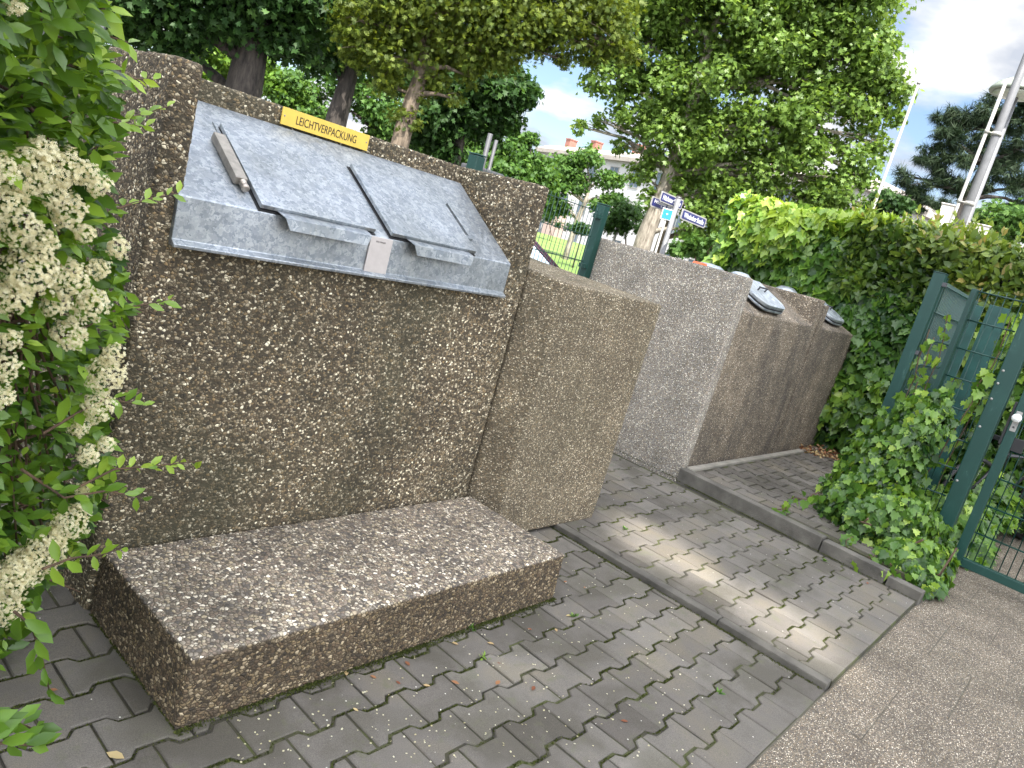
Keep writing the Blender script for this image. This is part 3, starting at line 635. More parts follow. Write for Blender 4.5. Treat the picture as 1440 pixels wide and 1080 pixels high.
# things leaning behind the post: pale and dark tubes seen through the gap
bk = tag(empty('parked_bicycle', (7.2, .55, 0)), 'dark bicycle with silvery parts seen through the gap beside the gate post', 'bicycle')
for cx_, nm in ((.0, 'wheel'), (1.02, 'wheel')):
    mb = MB(); c = Vector((7.2+cx_*.9, .72-cx_*.45, .34)); dx_ = Vector((.895, -.446, 0))
    pts = [c+dx_*(.32*math.cos(a_))+Vector((0, 0, .32*math.sin(a_))) for a_ in [i*math.pi/16 for i in range(33)]]
    mb.tube(pts, .018, 8, False); wh = mb.build('wheel', M_BLACK, bk)
    mb = MB()
    for k in range(14): a_ = k*math.pi/7; mb.tube([c, c+dx_*(.30*math.cos(a_))+Vector((0, 0, .30*math.sin(a_)))], .0013, 4)
    mb.build('spokes', M_LGREY, wh)
bp0 = Vector((7.2, .72, .34)); bd = Vector((.895, -.446, 0))
P_ = lambda a_, z_: tuple(bp0+bd*a_+Vector((0, 0, z_)))
mb = MB(); mb.tube([P_(0, 0), P_(.42, -.03), P_(.30, .42), P_(0, 0)], .013, 8); mb.tube([P_(.42, -.03), P_(.80, .42), P_(.32, .40)], .017, 8); mb.build('frame', M_DGREY, bk)
mb = MB(); mb.tube([P_(.92, 0), P_(.80, .40), P_(.77, .56)], .014, 8); mb.build('fork', M_LGREY, bk)
mb = MB(); c_ = Vector(P_(.77, .58)); mb.tube([c_+Vector((.12, .24, .03)), c_, c_-Vector((.12, .24, -.03))], .011, 8); mb.build('handlebar', M_LGREY, bk)
mb = MB(); c_ = Vector(P_(.27, .52)); mb.hexa([c_+bd*-.13+Vector((.03, .06, -.02)), c_+bd*-.13+Vector((-.03, -.06, -.02)), c_+bd*.14+Vector((-.008, -.015, -.02)), c_+bd*.14+Vector((.008, .015, -.02))], [c_+bd*-.13+Vector((.04, .08, .02)), c_+bd*-.13+Vector((-.04, -.08, .02)), c_+bd*.14+Vector((-.01, -.02, .015)), c_+bd*.14+Vector((.01, .02, .015))]); mb.tube([P_(.30, .40), P_(.285, .5)], .011, 8); mb.build('saddle', M_BLACK, bk, bevel=.012)

# ------------------------------------------------------------------ foliage
def rots(n, normal=None, spread=1.0, r=None):
    """random frames; normal: preferred direction of the blade's z axis"""
    r = r or rng
    if normal is None: z = r.normal(size=(n, 3))
    else: z = np.asarray(normal)+r.normal(size=(n, 3))*spread
    z /= np.linalg.norm(z, axis=1)[:, None]+1e-9
    x = r.normal(size=(n, 3)); x -= z*np.sum(x*z, 1)[:, None]; x /= np.linalg.norm(x, axis=1)[:, None]+1e-9
    return x, np.cross(z, x), z
def frames(tipdir, nrm):
    y = tipdir/(np.linalg.norm(tipdir, axis=1)[:, None]+1e-9); z = nrm-y*np.sum(nrm*y, 1)[:, None]; z /= np.linalg.norm(z, axis=1)[:, None]+1e-9
    return np.cross(y, z), y, z
def scatter(T, F, pos, X, Y, Z, s, val):
    """instances of a template baked into one mesh"""
    n = len(pos); k = len(T)
    V = pos[:, None, :]+s[:, None, None]*(T[None, :, 0, None]*X[:, None, :]+T[None, :, 1, None]*Y[:, None, :]+T[None, :, 2, None]*Z[:, None, :])
    FF = (np.arange(n)[:, None, None]*k+F[None]).reshape(-1, F.shape[1])
    return V.reshape(-1, 3), FF, np.repeat(val, k)
def join(parts):
    V, F, A = [], [], []; o_ = 0
    for v, f, a in parts: V.append(v); F.append(f+o_); A.append(a); o_ += len(v)
    return np.concatenate(V), np.concatenate(F), np.concatenate(A)
def obl():       # oblong leaf, unit length, folded along its midrib
    T = [(0, 0, 0)]
    for y, w_, dz in ((.3, .17, .02), (.62, .21, 0.0)): T += [(-w_, y, .05+dz), (0, y, dz), (w_, y, .05+dz)]
    T.append((0, 1, -.06))
    F = [(0, 2, 1), (0, 3, 2), (1, 2, 5), (1, 5, 4), (2, 3, 6), (2, 6, 5), (4, 5, 7), (5, 6, 7)]
    return np.array(T, float), np.array(F)
def ivy():
    o_ = [(0, -.02), (.20, -.16), (.34, .02), (.55, .10), (.36, .34), (.40, .60), (.20, .62), (0, 1.0), (-.20, .62), (-.40, .60), (-.36, .34), (-.55, .10), (-.34, .02), (-.20, -.16)]
    T = [(0, .28, -.05)]+[(x, y, .06*(abs(x)*2)**1.5-.08*max(0, y-.5)) for x, y in o_]
    F = [(0, 1+i, 1+(i+1) % len(o_)) for i in range(len(o_))]
    return np.array(T, float), np.array(F)
def star():
    o_ = [(0, 0), (.5, .12), (.26, .38), (.42, .75), (.13, .66), (0, 1.05), (-.13, .66), (-.42, .75), (-.26, .38), (-.5, .12)]
    T = [(0, .4, -.04)]+[(x, y, .06*abs(x)) for x, y in o_]
    F = [(0, 1+i, 1+(i+1) % len(o_)) for i in range(len(o_))]
    return np.array(T, float), np.array(F)
def spray():      # a twig end with five small leaflets
    T = []; F = []
    for i, (ax_, ay, an, ln) in enumerate(((0, 0, 0.0, .9), (0, .1, .9, .6), (0, .1, -.9, .6), (0, .35, .7, .5), (0, .35, -.7, .5))):
        c, s_ = math.cos(an), math.sin(an); b0 = len(T)
        for x, y in ((0, 0), (.15, .5), (0, 1), (-.15, .5)):
            x, y = x*ln*1.1, y*ln; T.append((ax_+x*c+y*s_, ay-x*s_+y*c, .05*abs(x)-.1*y*y))
        F += [(b0, b0+1, b0+2), (b0, b0+2, b0+3)]
    return np.array(T, float), np.array(F)
def needles():
    T = []; F = []
    for i in range(9):
        an = i*2.4; el = .35+.5*((i*7) % 9)/9; d = np.array([math.cos(an)*math.sin(el), math.cos(el), math.sin(an)*math.sin(el)]); sd = np.cross(d, [0, 0, 1.0]); sd = sd/np.linalg.norm(sd)*.035
        b0 = len(T); T += [tuple(sd), tuple(-sd), tuple(d)]; F.append((b0, b0+1, b0+2))
    return np.array(T, float), np.array(F)
T_OBL, T_IVY, T_STAR, T_SPRAY, T_NEED = obl(), ivy(), star(), spray(), needles()

def crown_points(clusters, n, sub=.26, nsub=26, shell=.55):
    """clumpy leaf positions in a set of ellipsoids (centre, radius)"""
    vol = np.array([c[1]**2.2*(c[2] if len(c) > 2 else 1) for c in clusters]); cnt = np.maximum(1, (n*vol/vol.sum()).astype(int))
    P, O = [], []
    for cl_, m_ in zip(clusters, cnt):
        c, R_ = np.array(cl_[0]), cl_[1]
        d = rng.normal(size=(nsub, 3)); d /= np.linalg.norm(d, axis=1)[:, None]
        sc_ = c+d*R_*(shell+(1-shell)*rng.random((nsub, 1)))*np.array([1, 1, .8])
        w_ = rng.random(nsub)+.25; w_ /= w_.sum()
        idx = rng.choice(nsub, m_, p=w_)
        q = rng.normal(size=(m_, 3))*np.array([1, 1, .62])*R_*sub
        p = sc_[idx]+q; P.append(p); o_ = (p-c)/R_; O.append(o_)
    return np.concatenate(P), np.concatenate(O)
def tree(label, cat, base, trunk, clusters, n, leaf, tpl, lmat, bmat, r0, group=None, name='broadleaf_tree', sub=.26, nsub=26, limbs=True, trunk_r1=.35, down=.35):
    t = tag(empty(name, (base[0], base[1], 0)), label, cat, group)
    P, O = crown_points(clusters, n, sub, nsub)
    nrm = O*.6+np.array([0, 0, .55])
    X, Y, Z = rots(len(P), nrm, .7); Y = Y+np.array([0, 0, -down]); X, Y, Z = frames(Y, Z)
    s = leaf*rng.uniform(.65, 1.25, len(P))
    val = np.clip(rng.normal(.45, .22, len(P))+.10*O[:, 2], 0, 1)
    V, F, A = scatter(tpl[0], tpl[1], P, X, Y, Z, s, val)
    link('crown', np_mesh('crown', V, F, A), lmat, t)
    mb = MB(); pts = [Vector((base[0], base[1], -.1))]+[Vector(p) for p in trunk]; m_ = len(pts)
    mb.tube(pts, [r0*(1-(1-trunk_r1)*i/(m_-1)) for i in range(m_)], 12); tr = mb.build('trunk', bmat, t)
    if limbs:
        mb = MB()
        for cl_ in clusters:
            c = Vector(cl_[0]); k = min(range(1, m_), key=lambda i: (pts[i]-c).length+max(0, pts[i].z-c.z)*2)
            a = pts[k]; mid = a.lerp(c, .5)+Vector((random.uniform(-.2, .2), random.uniform(-.2, .2), .12*(c-a).length))
            rb = r0*.32; mb.tube([a, a.lerp(mid, .5)+Vector((0, 0, .05)), mid, c], [rb, rb*.8, rb*.55, rb*.2], 7)
            for _ in range(5):
                e_ = c+Vector((random.gauss(0, 1), random.gauss(0, 1), random.gauss(.1, .7)))*cl_[1]*.42; s0_ = mid.lerp(c, random.uniform(.2, 1)); jt = Vector((random.gauss(0, 1), random.gauss(0, 1), random.gauss(0, 1)))*cl_[1]*.08
                mb.tube([s0_, s0_.lerp(e_, .35)+jt+Vector((0, 0, .06)), s0_.lerp(e_, .7)-jt*.5+Vector((0, 0, .06)), e_], [rb*.26, rb*.18, rb*.11, rb*.04], 5)
        mb.build('limb', bmat, t)
    return t
def C(lst, dist):      # clusters from sight lines (u, v, px radius[, distance])
    r_ = []
    for e_ in lst:
        d = e_[3] if len(e_) > 3 else dist
        p = gd(e_[0], e_[1], d); r_.append((tuple(p), e_[2]*math.hypot(d, p[2]-1.49)/FOC*.97))
    return r_
def trunkline(lst, dist): return [tuple(gd(u, v, dist)) for u, v in lst]
def gbase(u, v, dist): p = gd(u, v, dist); return (p[0], p[1])

# 1 dark tree upper left, thick trunk
d = 14.0
tree('dark-leaved tree with a thick blackish trunk behind the left end of the yellow-signed housing', 'tree', gbase(338, 150, d), trunkline([(338, 150), (350, 90), (362, 40), (378, -20), (395, -90)], d),
     C([(200, -30, 75), (290, 5, 62), (375, -55, 95), (240, 40, 40), (440, 10, 55), (170, 20, 45), (410, 60, 38), (300, -60, 80), (225, 75, 26, 16), (150, -40, 60)], d), 24000, .12, T_STAR, ML_DARK, MB_DARK, .36, 'trees behind the concrete housings')
# 2 second dark tree
d = 20.0
tree('dark tree whose black trunk stands right behind the yellow sign', 'tree', gbase(470, 180, d), trunkline([(474, 165), (486, 125), (497, 85), (512, 30), (530, -40)], d),
     C([(470, 20, 60), (540, -20, 70), (450, -40, 70), (520, 60, 46), (445, 75, 32), (600, 50, 45), (560, 110, 30)], d), 18000, .15, T_STAR, ML_DARK, MB_DARK, .30, 'trees behind the concrete housings')
# 3 olive tree with brown leaning trunk
d = 13.0
tree('olive-green tree with a forked light brown trunk right of the yellow sign', 'tree', gbase(560, 200, d), trunkline([(568, 180), (580, 140), (592, 105), (600, 70), (612, 20), (625, -40)], d),
     C([(560, 20, 52), (640, 10, 62), (710, 40, 50), (600, 70, 36), (540, 85, 32), (760, 20, 45), (690, -40, 70), (600, -50, 70), (650, 75, 34), (570, 165, 20), (612, 112, 20), (660, 108, 16), (545, 122, 18), (702, 84, 22), (748, 66, 18), (500, 72, 22), (838, 74, 20), (885, 78, 15), (790, 84, 12), (640, 140, 11), (590, 130, 14), (800, 45, 36), (840, -10, 50), (770, -50, 60), (500, 30, 30), (860, 40, 30)], d), 34000, .105, T_SPRAY, ML_OLIVE, MB_MID, .17, 'trees behind the concrete housings', sub=.3, down=.1)
# 4 dark maple in the middle
d = 17.0
tree('dark maple with a low rounded crown in front of the gap of sky', 'tree', gbase(640, 215, d), trunkline([(640, 215), (650, 180), (662, 140), (672, 100)], d),
     C([(690, 130, 42), (650, 165, 36), (720, 120, 30), (705, 165, 26), (640, 120, 40), (600, 175, 34), (670, 90, 36), (625, 205, 24), (735, 140, 15), (690, 195, 16)], d), 22000, .125, T_STAR, ML_DARK, MB_DARK, .2, 'trees behind the concrete housings')
# 5 lower, lighter trees far behind
d = 30.0
for (lab, pts_, b_, mt_) in (
        ('mid-green tree filling the gap between the two black trunks on the left', [(330, 70, 36), (300, 90, 30), (400, 120, 30), (290, 60, 25)], (330, 160), ML_LIGHT),
        ('fresh green tree low behind the yellow sign', [(420, 130, 34), (525, 140, 34), (480, 110, 30), (545, 175, 30), (440, 170, 30)], (520, 210), ML_MID),
        ('mid-green round tree left of the far chimneys', [(733, 215, 28), (710, 240, 34), (762, 238, 24), (768, 262, 20), (690, 215, 24), (745, 195, 12), (680, 250, 26), (740, 262, 24)], (730, 290), ML_MID),
        ('green tree low between the dark maple and the near housing top', [(620, 200, 26), (655, 215, 22), (590, 195, 26), (680, 235, 20)], (640, 250), ML_MID)):
    tree(lab, 'tree', gbase(b_[0], b_[1], d), trunkline([b_, (b_[0]+8, b_[1]-25), (b_[0]+14, b_[1]-50)], d), C(pts_, d), 8000, .17, T_STAR, mt_, MB_DARK, .2, 'distant green trees')
d = 34.0
tree('small tree with pale forked trunk in front of the white block', 'tree', gbase(800, 345, d), trunkline([(800, 345), (812, 310), (822, 285), (830, 262)], d),
     C([(800, 235, 22), (828, 222, 19), (850, 252, 15), (785, 258, 20), (864, 280, 14), (815, 258, 18), (770, 250, 16), (770, 285, 18), (790, 290, 14), (845, 285, 14), (760, 265, 16), (870, 255, 12)], d), 7500, .16, T_STAR, ML_MID, MB_PLANE, .17, 'distant green trees')
# 6 big plane tree
d = 20.0
tree('huge plane tree with pale trunk behind the street signs', 'tree', gbase(903, 350, d), trunkline([(908, 330), (925, 290), (942, 245), (960, 195), (978, 130), (998, 60), (1020, 0), (1040, -60)], d),
     C([(905, 60, 55), (960, 20, 60), (1040, 30, 65), (1120, 10, 65), (1200, 20, 52), (1090, 90, 62), (1170, 90, 62), (1220, 60, 34), (1000, 110, 58), (930, 130, 50), (1230, 110, 32), (1262, 130, 20), (1160, 160, 60), (1080, 180, 60), (1215, 165, 32), (1010, 200, 52), (940, 200, 48), (890, 165, 34), (860, 110, 36), (1130, 235, 50), (1205, 225, 28), (1050, 255, 48), (985, 270, 42), (905, 245, 22), (1180, 270, 34), (1222, 255, 16), (1020, 310, 34), (880, 20, 40), (840, 75, 26), (872, 205, 14), (815, 178, 11), (845, 170, 12), (1180, -50, 80), (1050, -60, 90), (930, -50, 80), (1225, 295, 18), (1262, 165, 12), (1240, 205, 14), (915, 275, 16), (1140, 290, 30), (975, 325, 24), (1075, 300, 30)], d),
     84000, .125, T_STAR, ML_PLANE, MB_PLANE, .25, name='plane_tree', sub=.21, nsub=26, trunk_r1=.3)
d = 23.0
tree('second plane tree whose trunk stands between the signpost and the big plane tree', 'tree', gbase(925, 360, d), trunkline([(933, 335), (946, 300), (962, 262), (985, 215)], d),
     C([(1000, 230, 34), (960, 250, 26), (1040, 330, 26), (1000, 350, 20), (1030, 280, 28)], d), 5000, .17, T_STAR, ML_MID, MB_MID, .20, name='plane_tree')
# 7 pine
d = 22.0
tree('dark open-crowned pine leaning behind the lamp mast', 'tree', gbase(1325, 350, d), trunkline([(1345, 312), (1362, 280), (1385, 235), (1402, 190), (1420, 140)], d),
     C([(1268, 248, 13), (1290, 262, 14), (1310, 220, 17), (1330, 195, 16), (1322, 170, 11), (1355, 185, 18), (1375, 160, 16), (1400, 150, 17), (1425, 170, 20), (1435, 210, 20), (1350, 225, 18), (1385, 205, 18), (1320, 245, 15), (1345, 262, 15), (1300, 285, 15), (1330, 292, 12), (1410, 240, 18), (1440, 265, 20), (1425, 298, 15), (1380, 260, 12), (1450, 130, 22), (1265, 280, 10), (1340, 160, 10), (1460, 300, 20)], d),
     6500, .22, T_NEED, ML_PINE, MB_DARK, .20, name='pine_tree', sub=.22, nsub=11)
# 8 shrubs far right behind the hedge, and street-side bushes
for lab, pts_, b_, d, mt_ in (
        ('loose light green bush beyond the hedge right of the lamp mast', [(1395, 305, 20), (1425, 318, 22), (1380, 325, 16), (1450, 310, 22)], (1400, 380), 17, ML_MID),
        ('dark bush low beyond the hedge under the thin pole', [(1245, 282, 15), (1268, 290, 13), (1225, 300, 14)], (1245, 340), 19, ML_DARK),
        ('loose mid-green bush beside the foot of the signpost', [(975, 345, 16), (1000, 355, 14), (955, 350, 12), (1015, 340, 16), (1015, 362, 10)], (985, 400), 15, ML_MID),
        ('round clipped bush on the lawn seen through the fence', [(817, 320, 7), (812, 322, 6), (822, 323, 6)], (817, 335), 30, ML_DARK),
        ('green bushes low behind the top of the green fence post', [(880, 300, 22), (905, 320, 14), (865, 320, 16)], (880, 350), 26, ML_DARK),
        ('dark hedge plants at the far side of the lawn', [(770, 300, 14), (800, 318, 7), (760, 285, 14), (785, 315, 6)], (775, 330), 48, ML_DARK)):
    tree(lab, 'bush', gbase(b_[0], b_[1], d), trunkline([b_, (pts_[0][0], pts_[0][1])], d), C(pts_, d), 2600, .12 if d < 20 else .16, T_SPRAY, mt_, MB_TWIG, .04, name='leafy_bush', sub=.3, nsub=14, limbs=False)

# ------------------------------------------------------------------ ivy hedge on the right
def surf_leaves(P, nrm, tip, size, tpl, val, spread=.35):
    n = len(P); Z = nrm+rng.normal(size=(n, 3))*spread; Z /= np.linalg.norm(Z, axis=1)[:, None]
    Y = tip+rng.normal(size=(n, 3))*.4; X, Y, Z = frames(Y, Z)
    return scatter(tpl[0], tpl[1], P, X, Y, Z, size, val)
def hedge_leaves(x0, x1, ya, yb, z0, ztop, n, size, tpl, bump, light, noise_seed, tipz=-1.0):
    """leaves on the street face and over the rounded top of a hedge running in y"""
    ph = np.random.default_rng(noise_seed).random(12)*6.28
    def wob(a, b_): return (np.sin(a*2.1+ph[0])*np.sin(b_*2.6+ph[1])+.6*np.sin(a*5.3+ph[2]+b_*1.7)*np.sin(b_*4.9+ph[3])+.35*np.sin(a*11+ph[4])*np.sin(b_*9.7+ph[5]))
    parts = []
    nf = int(n*.68); y = rng.uniform(ya, yb, nf); z = z0+(ztop-z0)*rng.random(nf)**.85
    h = wob(y, z)
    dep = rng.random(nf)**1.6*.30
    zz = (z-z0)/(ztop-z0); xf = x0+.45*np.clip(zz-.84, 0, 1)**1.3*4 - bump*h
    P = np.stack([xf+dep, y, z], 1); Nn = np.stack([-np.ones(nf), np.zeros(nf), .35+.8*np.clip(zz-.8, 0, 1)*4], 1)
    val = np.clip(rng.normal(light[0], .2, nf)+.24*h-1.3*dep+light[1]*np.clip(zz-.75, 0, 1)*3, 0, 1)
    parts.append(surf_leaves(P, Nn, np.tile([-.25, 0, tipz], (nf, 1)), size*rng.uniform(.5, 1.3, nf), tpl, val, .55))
    nt_ = n-nf; y = rng.uniform(ya, yb, nt_); x = rng.uniform(x0+.05, x1, nt_); h = wob(y, x*1.3)
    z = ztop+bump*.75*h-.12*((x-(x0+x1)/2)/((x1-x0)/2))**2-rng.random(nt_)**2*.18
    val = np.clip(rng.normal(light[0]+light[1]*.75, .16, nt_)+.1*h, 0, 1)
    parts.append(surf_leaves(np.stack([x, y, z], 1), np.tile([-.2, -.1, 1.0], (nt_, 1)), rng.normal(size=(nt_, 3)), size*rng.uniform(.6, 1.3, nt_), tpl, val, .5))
    return join(parts)
hg = tag(empty('ivy_hedge', (8.5, 2.8, 0)), 'tall hedge covered in bright lobed ivy leaves behind the far bin housings', 'hedge')
V, F, A = hedge_leaves(8.02, 9.2, 2.35, 4.02, .12, 2.50, 10500, .115, T_IVY, .13, (.50, .42), 3)
v2_, f2_, a2_ = hedge_leaves(7.93, 9.2, .9, 2.5, .12, 2.1, 9500, .098, T_IVY, .10, (.36, .25), 4)
v3_, f3_, a3_ = hedge_leaves(7.95, 9.2, -1.2, .95, .12, 2.0, 6000, .095, T_IVY, .10, (.40, .1), 5)
# rounded left end
m_ = 2600; an = rng.uniform(math.pi*.5, math.pi, m_); zz = rng.uniform(.2, 2.42, m_); rr = .62+.08*np.sin(an*5+zz*3)-rng.random(m_)**2*.2
P = np.stack([8.62+rr*np.cos(an)*.95, 3.85+rr*np.sin(an)*.45, zz], 1)
v4_ = surf_leaves(P, np.stack([np.cos(an), np.sin(an), .4+0*an], 1), np.tile([-.2, 0, -1.0], (m_, 1)), .13*rng.uniform(.6, 1.3, m_), T_IVY, np.clip(rng.normal(.6, .2, m_), 0, 1))
V, F, A = join([(V, F, A), (v2_, f2_, a2_), (v3_, f3_, a3_), v4_])
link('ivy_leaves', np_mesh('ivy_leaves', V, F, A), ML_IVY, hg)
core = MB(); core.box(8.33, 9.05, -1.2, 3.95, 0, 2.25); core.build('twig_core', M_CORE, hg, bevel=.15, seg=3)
for k in range(26):
    mb = MB(); y_ = random.uniform(-1, 3.9); pts = [(8.25+random.uniform(-.1, .1), y_+random.gauss(0, .08)*i, .1+i*.42) for i in range(6)]; mb.tube(pts, [.018, .015, .012, .01, .008, .005], 6); mb.build('stem', MB_TWIG, hg)
sh = tag(empty('evergreen_shrub', (8.6, 1.6, 0)), 'narrow-leaved evergreen shrub with reddish tips growing over the top of the ivy hedge', 'shrub')
V, F, A = hedge_leaves(7.92, 9.1, -.6, 2.62, 1.72, 2.50, 9500, .105, T_OBL, .08, (.42, .3), 9, tipz=.1)
# upright shoots
pp = []; n_s = 90
for k in range(n_s):
    b0 = np.array([rng.uniform(7.95, 8.8), rng.uniform(-.6, 2.8), 2.45]); dirn = np.array([rng.normal(0, .25), rng.normal(0, .25), 1.0]); L_ = rng.uniform(.10, .26)
    m_ = 12; t_ = rng.random(m_); P = b0+t_[:, None]*dirn*L_; 
    pp.append(surf_leaves(P, rng.normal(size=(m_, 3)), dirn+rng.normal(size=(m_, 3))*.6, .075*rng.uniform(.6, 1.1, m_), T_OBL, np.clip(rng.normal(.82, .1, m_), 0, 1)))
V, F, A = join([(V, F, A)]+pp); link('shrub_leaves', np_mesh('shrub_leaves', V, F, A), ML_SHRUB, sh)
for k in range(16):
    mb = MB(); y_ = random.uniform(-.4, 2.4); mb.tube([(8.5+random.gauss(0, .08), y_+random.gauss(0, .05)*i, i*.4) for i in range(7)], [.022, .02, .018, .015, .012, .009, .005], 6); mb.build('stem', MB_TWIG, sh)

# ------------------------------------------------------------------ ivy at the foot of the fence
iv = tag(empty('ivy_plant', (5.5, .9, 0)), 'mound of ivy spilling over the kerb and climbing the green fence', 'ivy')
parts = []
blobs = [((5.53, .93, .22), (.33, .34, .24)), ((5.35, .68, .12), (.36, .22, .15)), ((5.75, 1.12, .45), (.22, .24, .45)), ((5.72, 1.02, .78), (.16, .17, .30)), ((5.60, 1.20, .25), (.20, .18, .28)), ((5.72, .70, .16), (.24, .18, .16)), ((5.80, .93, .95), (.10, .09, .22)), ((5.25, .52, .06), (.24, .09, .09))]
for c, r_ in blobs:
    m_ = int(9000*(r_[0]*r_[1]+r_[0]*r_[2]+r_[1]*r_[2])); d_ = rng.normal(size=(m_, 3)); d_ /= np.linalg.norm(d_, axis=1)[:, None]; d_[:, 2] = np.abs(d_[:, 2])*np.where(rng.random(m_) < .7, 1, -1)
    rr = 1.0+.16*np.sin(d_[:, 0]*6+d_[:, 1]*5+c[0]*9)+rng.normal(0, .07, m_)-rng.random(m_)**3*.4
    P = np.array(c)+d_*np.array(r_)*rr[:, None]; P[:, 2] = np.maximum(P[:, 2], .02+rng.random(m_)*.05)
    k_ = ~((P[:, 0] < 4.93) & (P[:, 2] < .1)); P, d_ = P[k_], d_[k_]; m_ = len(P)
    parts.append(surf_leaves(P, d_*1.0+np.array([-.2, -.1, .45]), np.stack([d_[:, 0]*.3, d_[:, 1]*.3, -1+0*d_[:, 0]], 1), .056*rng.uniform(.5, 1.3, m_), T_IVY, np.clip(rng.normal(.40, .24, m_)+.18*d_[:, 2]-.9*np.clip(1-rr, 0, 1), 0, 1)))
# trailing and climbing strands
def strand(p0, p1, n, sag, size, bright, lst, tubes):
    p0, p1 = np.array(p0), np.array(p1); t_ = np.linspace(0, 1, 9); c = p0+(p1-p0)*t_[:, None]+np.array([0, 0, 1])*(sag*4*t_*(1-t_))[:, None]+rng.normal(size=(9, 3))*.012
    tubes.append(c); k = rng.random(n); q = np.stack([np.interp(k, t_, c[:, i]) for i in range(3)], 1)+rng.normal(size=(n, 3))*.022
    lst.append(surf_leaves(q, np.tile([-.7, -.25, .5], (n, 1)), np.tile([0, 0, -1.0], (n, 1)), size*rng.uniform(.5, 1.2, n), T_IVY, np.clip(rng.normal(bright, .15, n), 0, 1), .45))
tubes = []
for a_, b_, n in (((5.85, 1.15, .6), (5.93, 1.18, 1.55), 26), ((5.85, 1.0, .7), (5.95, .93, 1.3), 24), ((5.82, .85, .4), (5.9, .74, 1.55), 40), ((5.1, 1.0, .16), (4.90, .98, .03), 8), ((5.05, .82, .14), (4.88, .84, .035), 8), ((5.2, 1.3, .3), (5.0, 1.45, .14), 18), ((5.9, 1.1, .8), (6.3, 1.22, 1.5), 18), ((6.3, 1.1, .2), (6.5, 1.2, 1.7), 40), ((5.0, .72, .12), (4.9, .66, .06), 6), ((5.95, .8, .1), (6.0, .74, 1.75), 50)): strand(a_, b_, n, .03, .075, .62, parts, tubes)
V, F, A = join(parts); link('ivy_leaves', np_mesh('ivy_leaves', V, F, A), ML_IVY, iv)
for c in tubes: mb = MB(); mb.tube([tuple(p) for p in c], .004, 6); mb.build('stem', MB_TWIG, iv)
for k in range(14): mb = MB(); x_, y_ = random.uniform(5.2, 5.9), random.uniform(.6, 1.3); mb.tube([(x_, y_, 0), (x_+random.gauss(0, .08), y_+random.gauss(0, .08), .15), (x_+random.gauss(0, .15), y_+random.gauss(0, .12), .3)], .007, 6); mb.build('stem', MB_TWIG, iv)
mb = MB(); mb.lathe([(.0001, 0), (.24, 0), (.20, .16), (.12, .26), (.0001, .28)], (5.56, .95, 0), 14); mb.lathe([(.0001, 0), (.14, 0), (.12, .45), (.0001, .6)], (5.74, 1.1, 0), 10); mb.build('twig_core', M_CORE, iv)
# ivy beyond the gate
iv2 = tag(empty('ivy_plant', (6.8, .6, 0)), 'low bright green ivy patch on the ground seen through the mesh of the gate', 'ivy')
parts = []
for c, r_ in (((6.9, .72, .12), (.75, .24, .26)), ((7.6, .62, .15), (.5, .22, .35)), ((6.5, .5, .06), (.32, .12, .12))):
    m_ = int(2300*(r_[0]*r_[1]+r_[0]*r_[2]+r_[1]*r_[2])+250); d_ = rng.normal(size=(m_, 3)); d_ /= np.linalg.norm(d_, axis=1)[:, None]; d_[:, 2] = np.abs(d_[:, 2])
    P = np.array(c)+d_*np.array(r_)*(1+rng.normal(0, .1, m_))[:, None]
    parts.append(surf_leaves(P, d_+np.array([-.3, -.1, .5]), np.stack([d_[:, 0], d_[:, 1], -.6+0*d_[:, 0]], 1), .095*rng.uniform(.5, 1.3, m_), T_IVY, np.clip(rng.normal(.5, .2, m_), 0, 1)))
V, F, A = join(parts); link('ivy_leaves', np_mesh('ivy_leaves', V, F, A), ML_IVY, iv2)
for k in range(12): mb = MB(); x_, y_ = random.uniform(6.4, 8.2), random.uniform(.3, .8); mb.tube([(x_, y_, 0), (x_+.1, y_, .1), (x_+.2, y_+.05, .15)], .006, 6); mb.build('stem', MB_TWIG, iv2)

# ------------------------------------------------------------------ flowering bush at the left edge
py = tag(empty('flowering_bush', (.45, 1.9, 0)), 'white-flowering firethorn bush with glossy leaves at the left edge', 'bush')
parts = []; tubes = []
def face_pt(u, v, dep=0.0):
    # points near the outer face of the bush: a wall leaning over, facing the viewer
    d_ = ray(u, v); y_ = 1.72+.0006*(v-400)-.0011*max(0, 90-u)*1.2
    q = gp(u, v, 1, y_); return q+d_/np.linalg.norm(d_)*dep
edge = [(-200, 165), (-60, 160), (0, 150), (40, 135), (80, 160), (150, 175), (230, 165), (300, 150), (360, 175), (430, 195), (500, 160), (560, 150), (620, 165), (680, 165), (740, 140), (800, 100), (850, 60), (900, 40), (960, -10), (1000, -30)]
ev, eu = [e_[0] for e_ in edge], [e_[1] for e_ in edge]
n = 9500; vv = rng.uniform(-120, 940, n); lim = np.interp(vv, ev, eu); uu = lim-18-(rng.random(n)**1.15)*(lim+230)
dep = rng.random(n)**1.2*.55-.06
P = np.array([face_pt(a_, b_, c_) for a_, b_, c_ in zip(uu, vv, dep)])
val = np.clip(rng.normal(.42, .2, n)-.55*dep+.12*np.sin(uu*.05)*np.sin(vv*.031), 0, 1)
Yd = np.tile(RT*.8-np.array([0, 0, .25]), (n, 1))+rng.normal(size=(n, 3))*.55
parts.append(surf_leaves(P, np.tile(-FW*.6+np.array([0, 0, .7]), (n, 1)), Yd, .047*rng.uniform(.6, 1.25, n), T_OBL, val, .5))
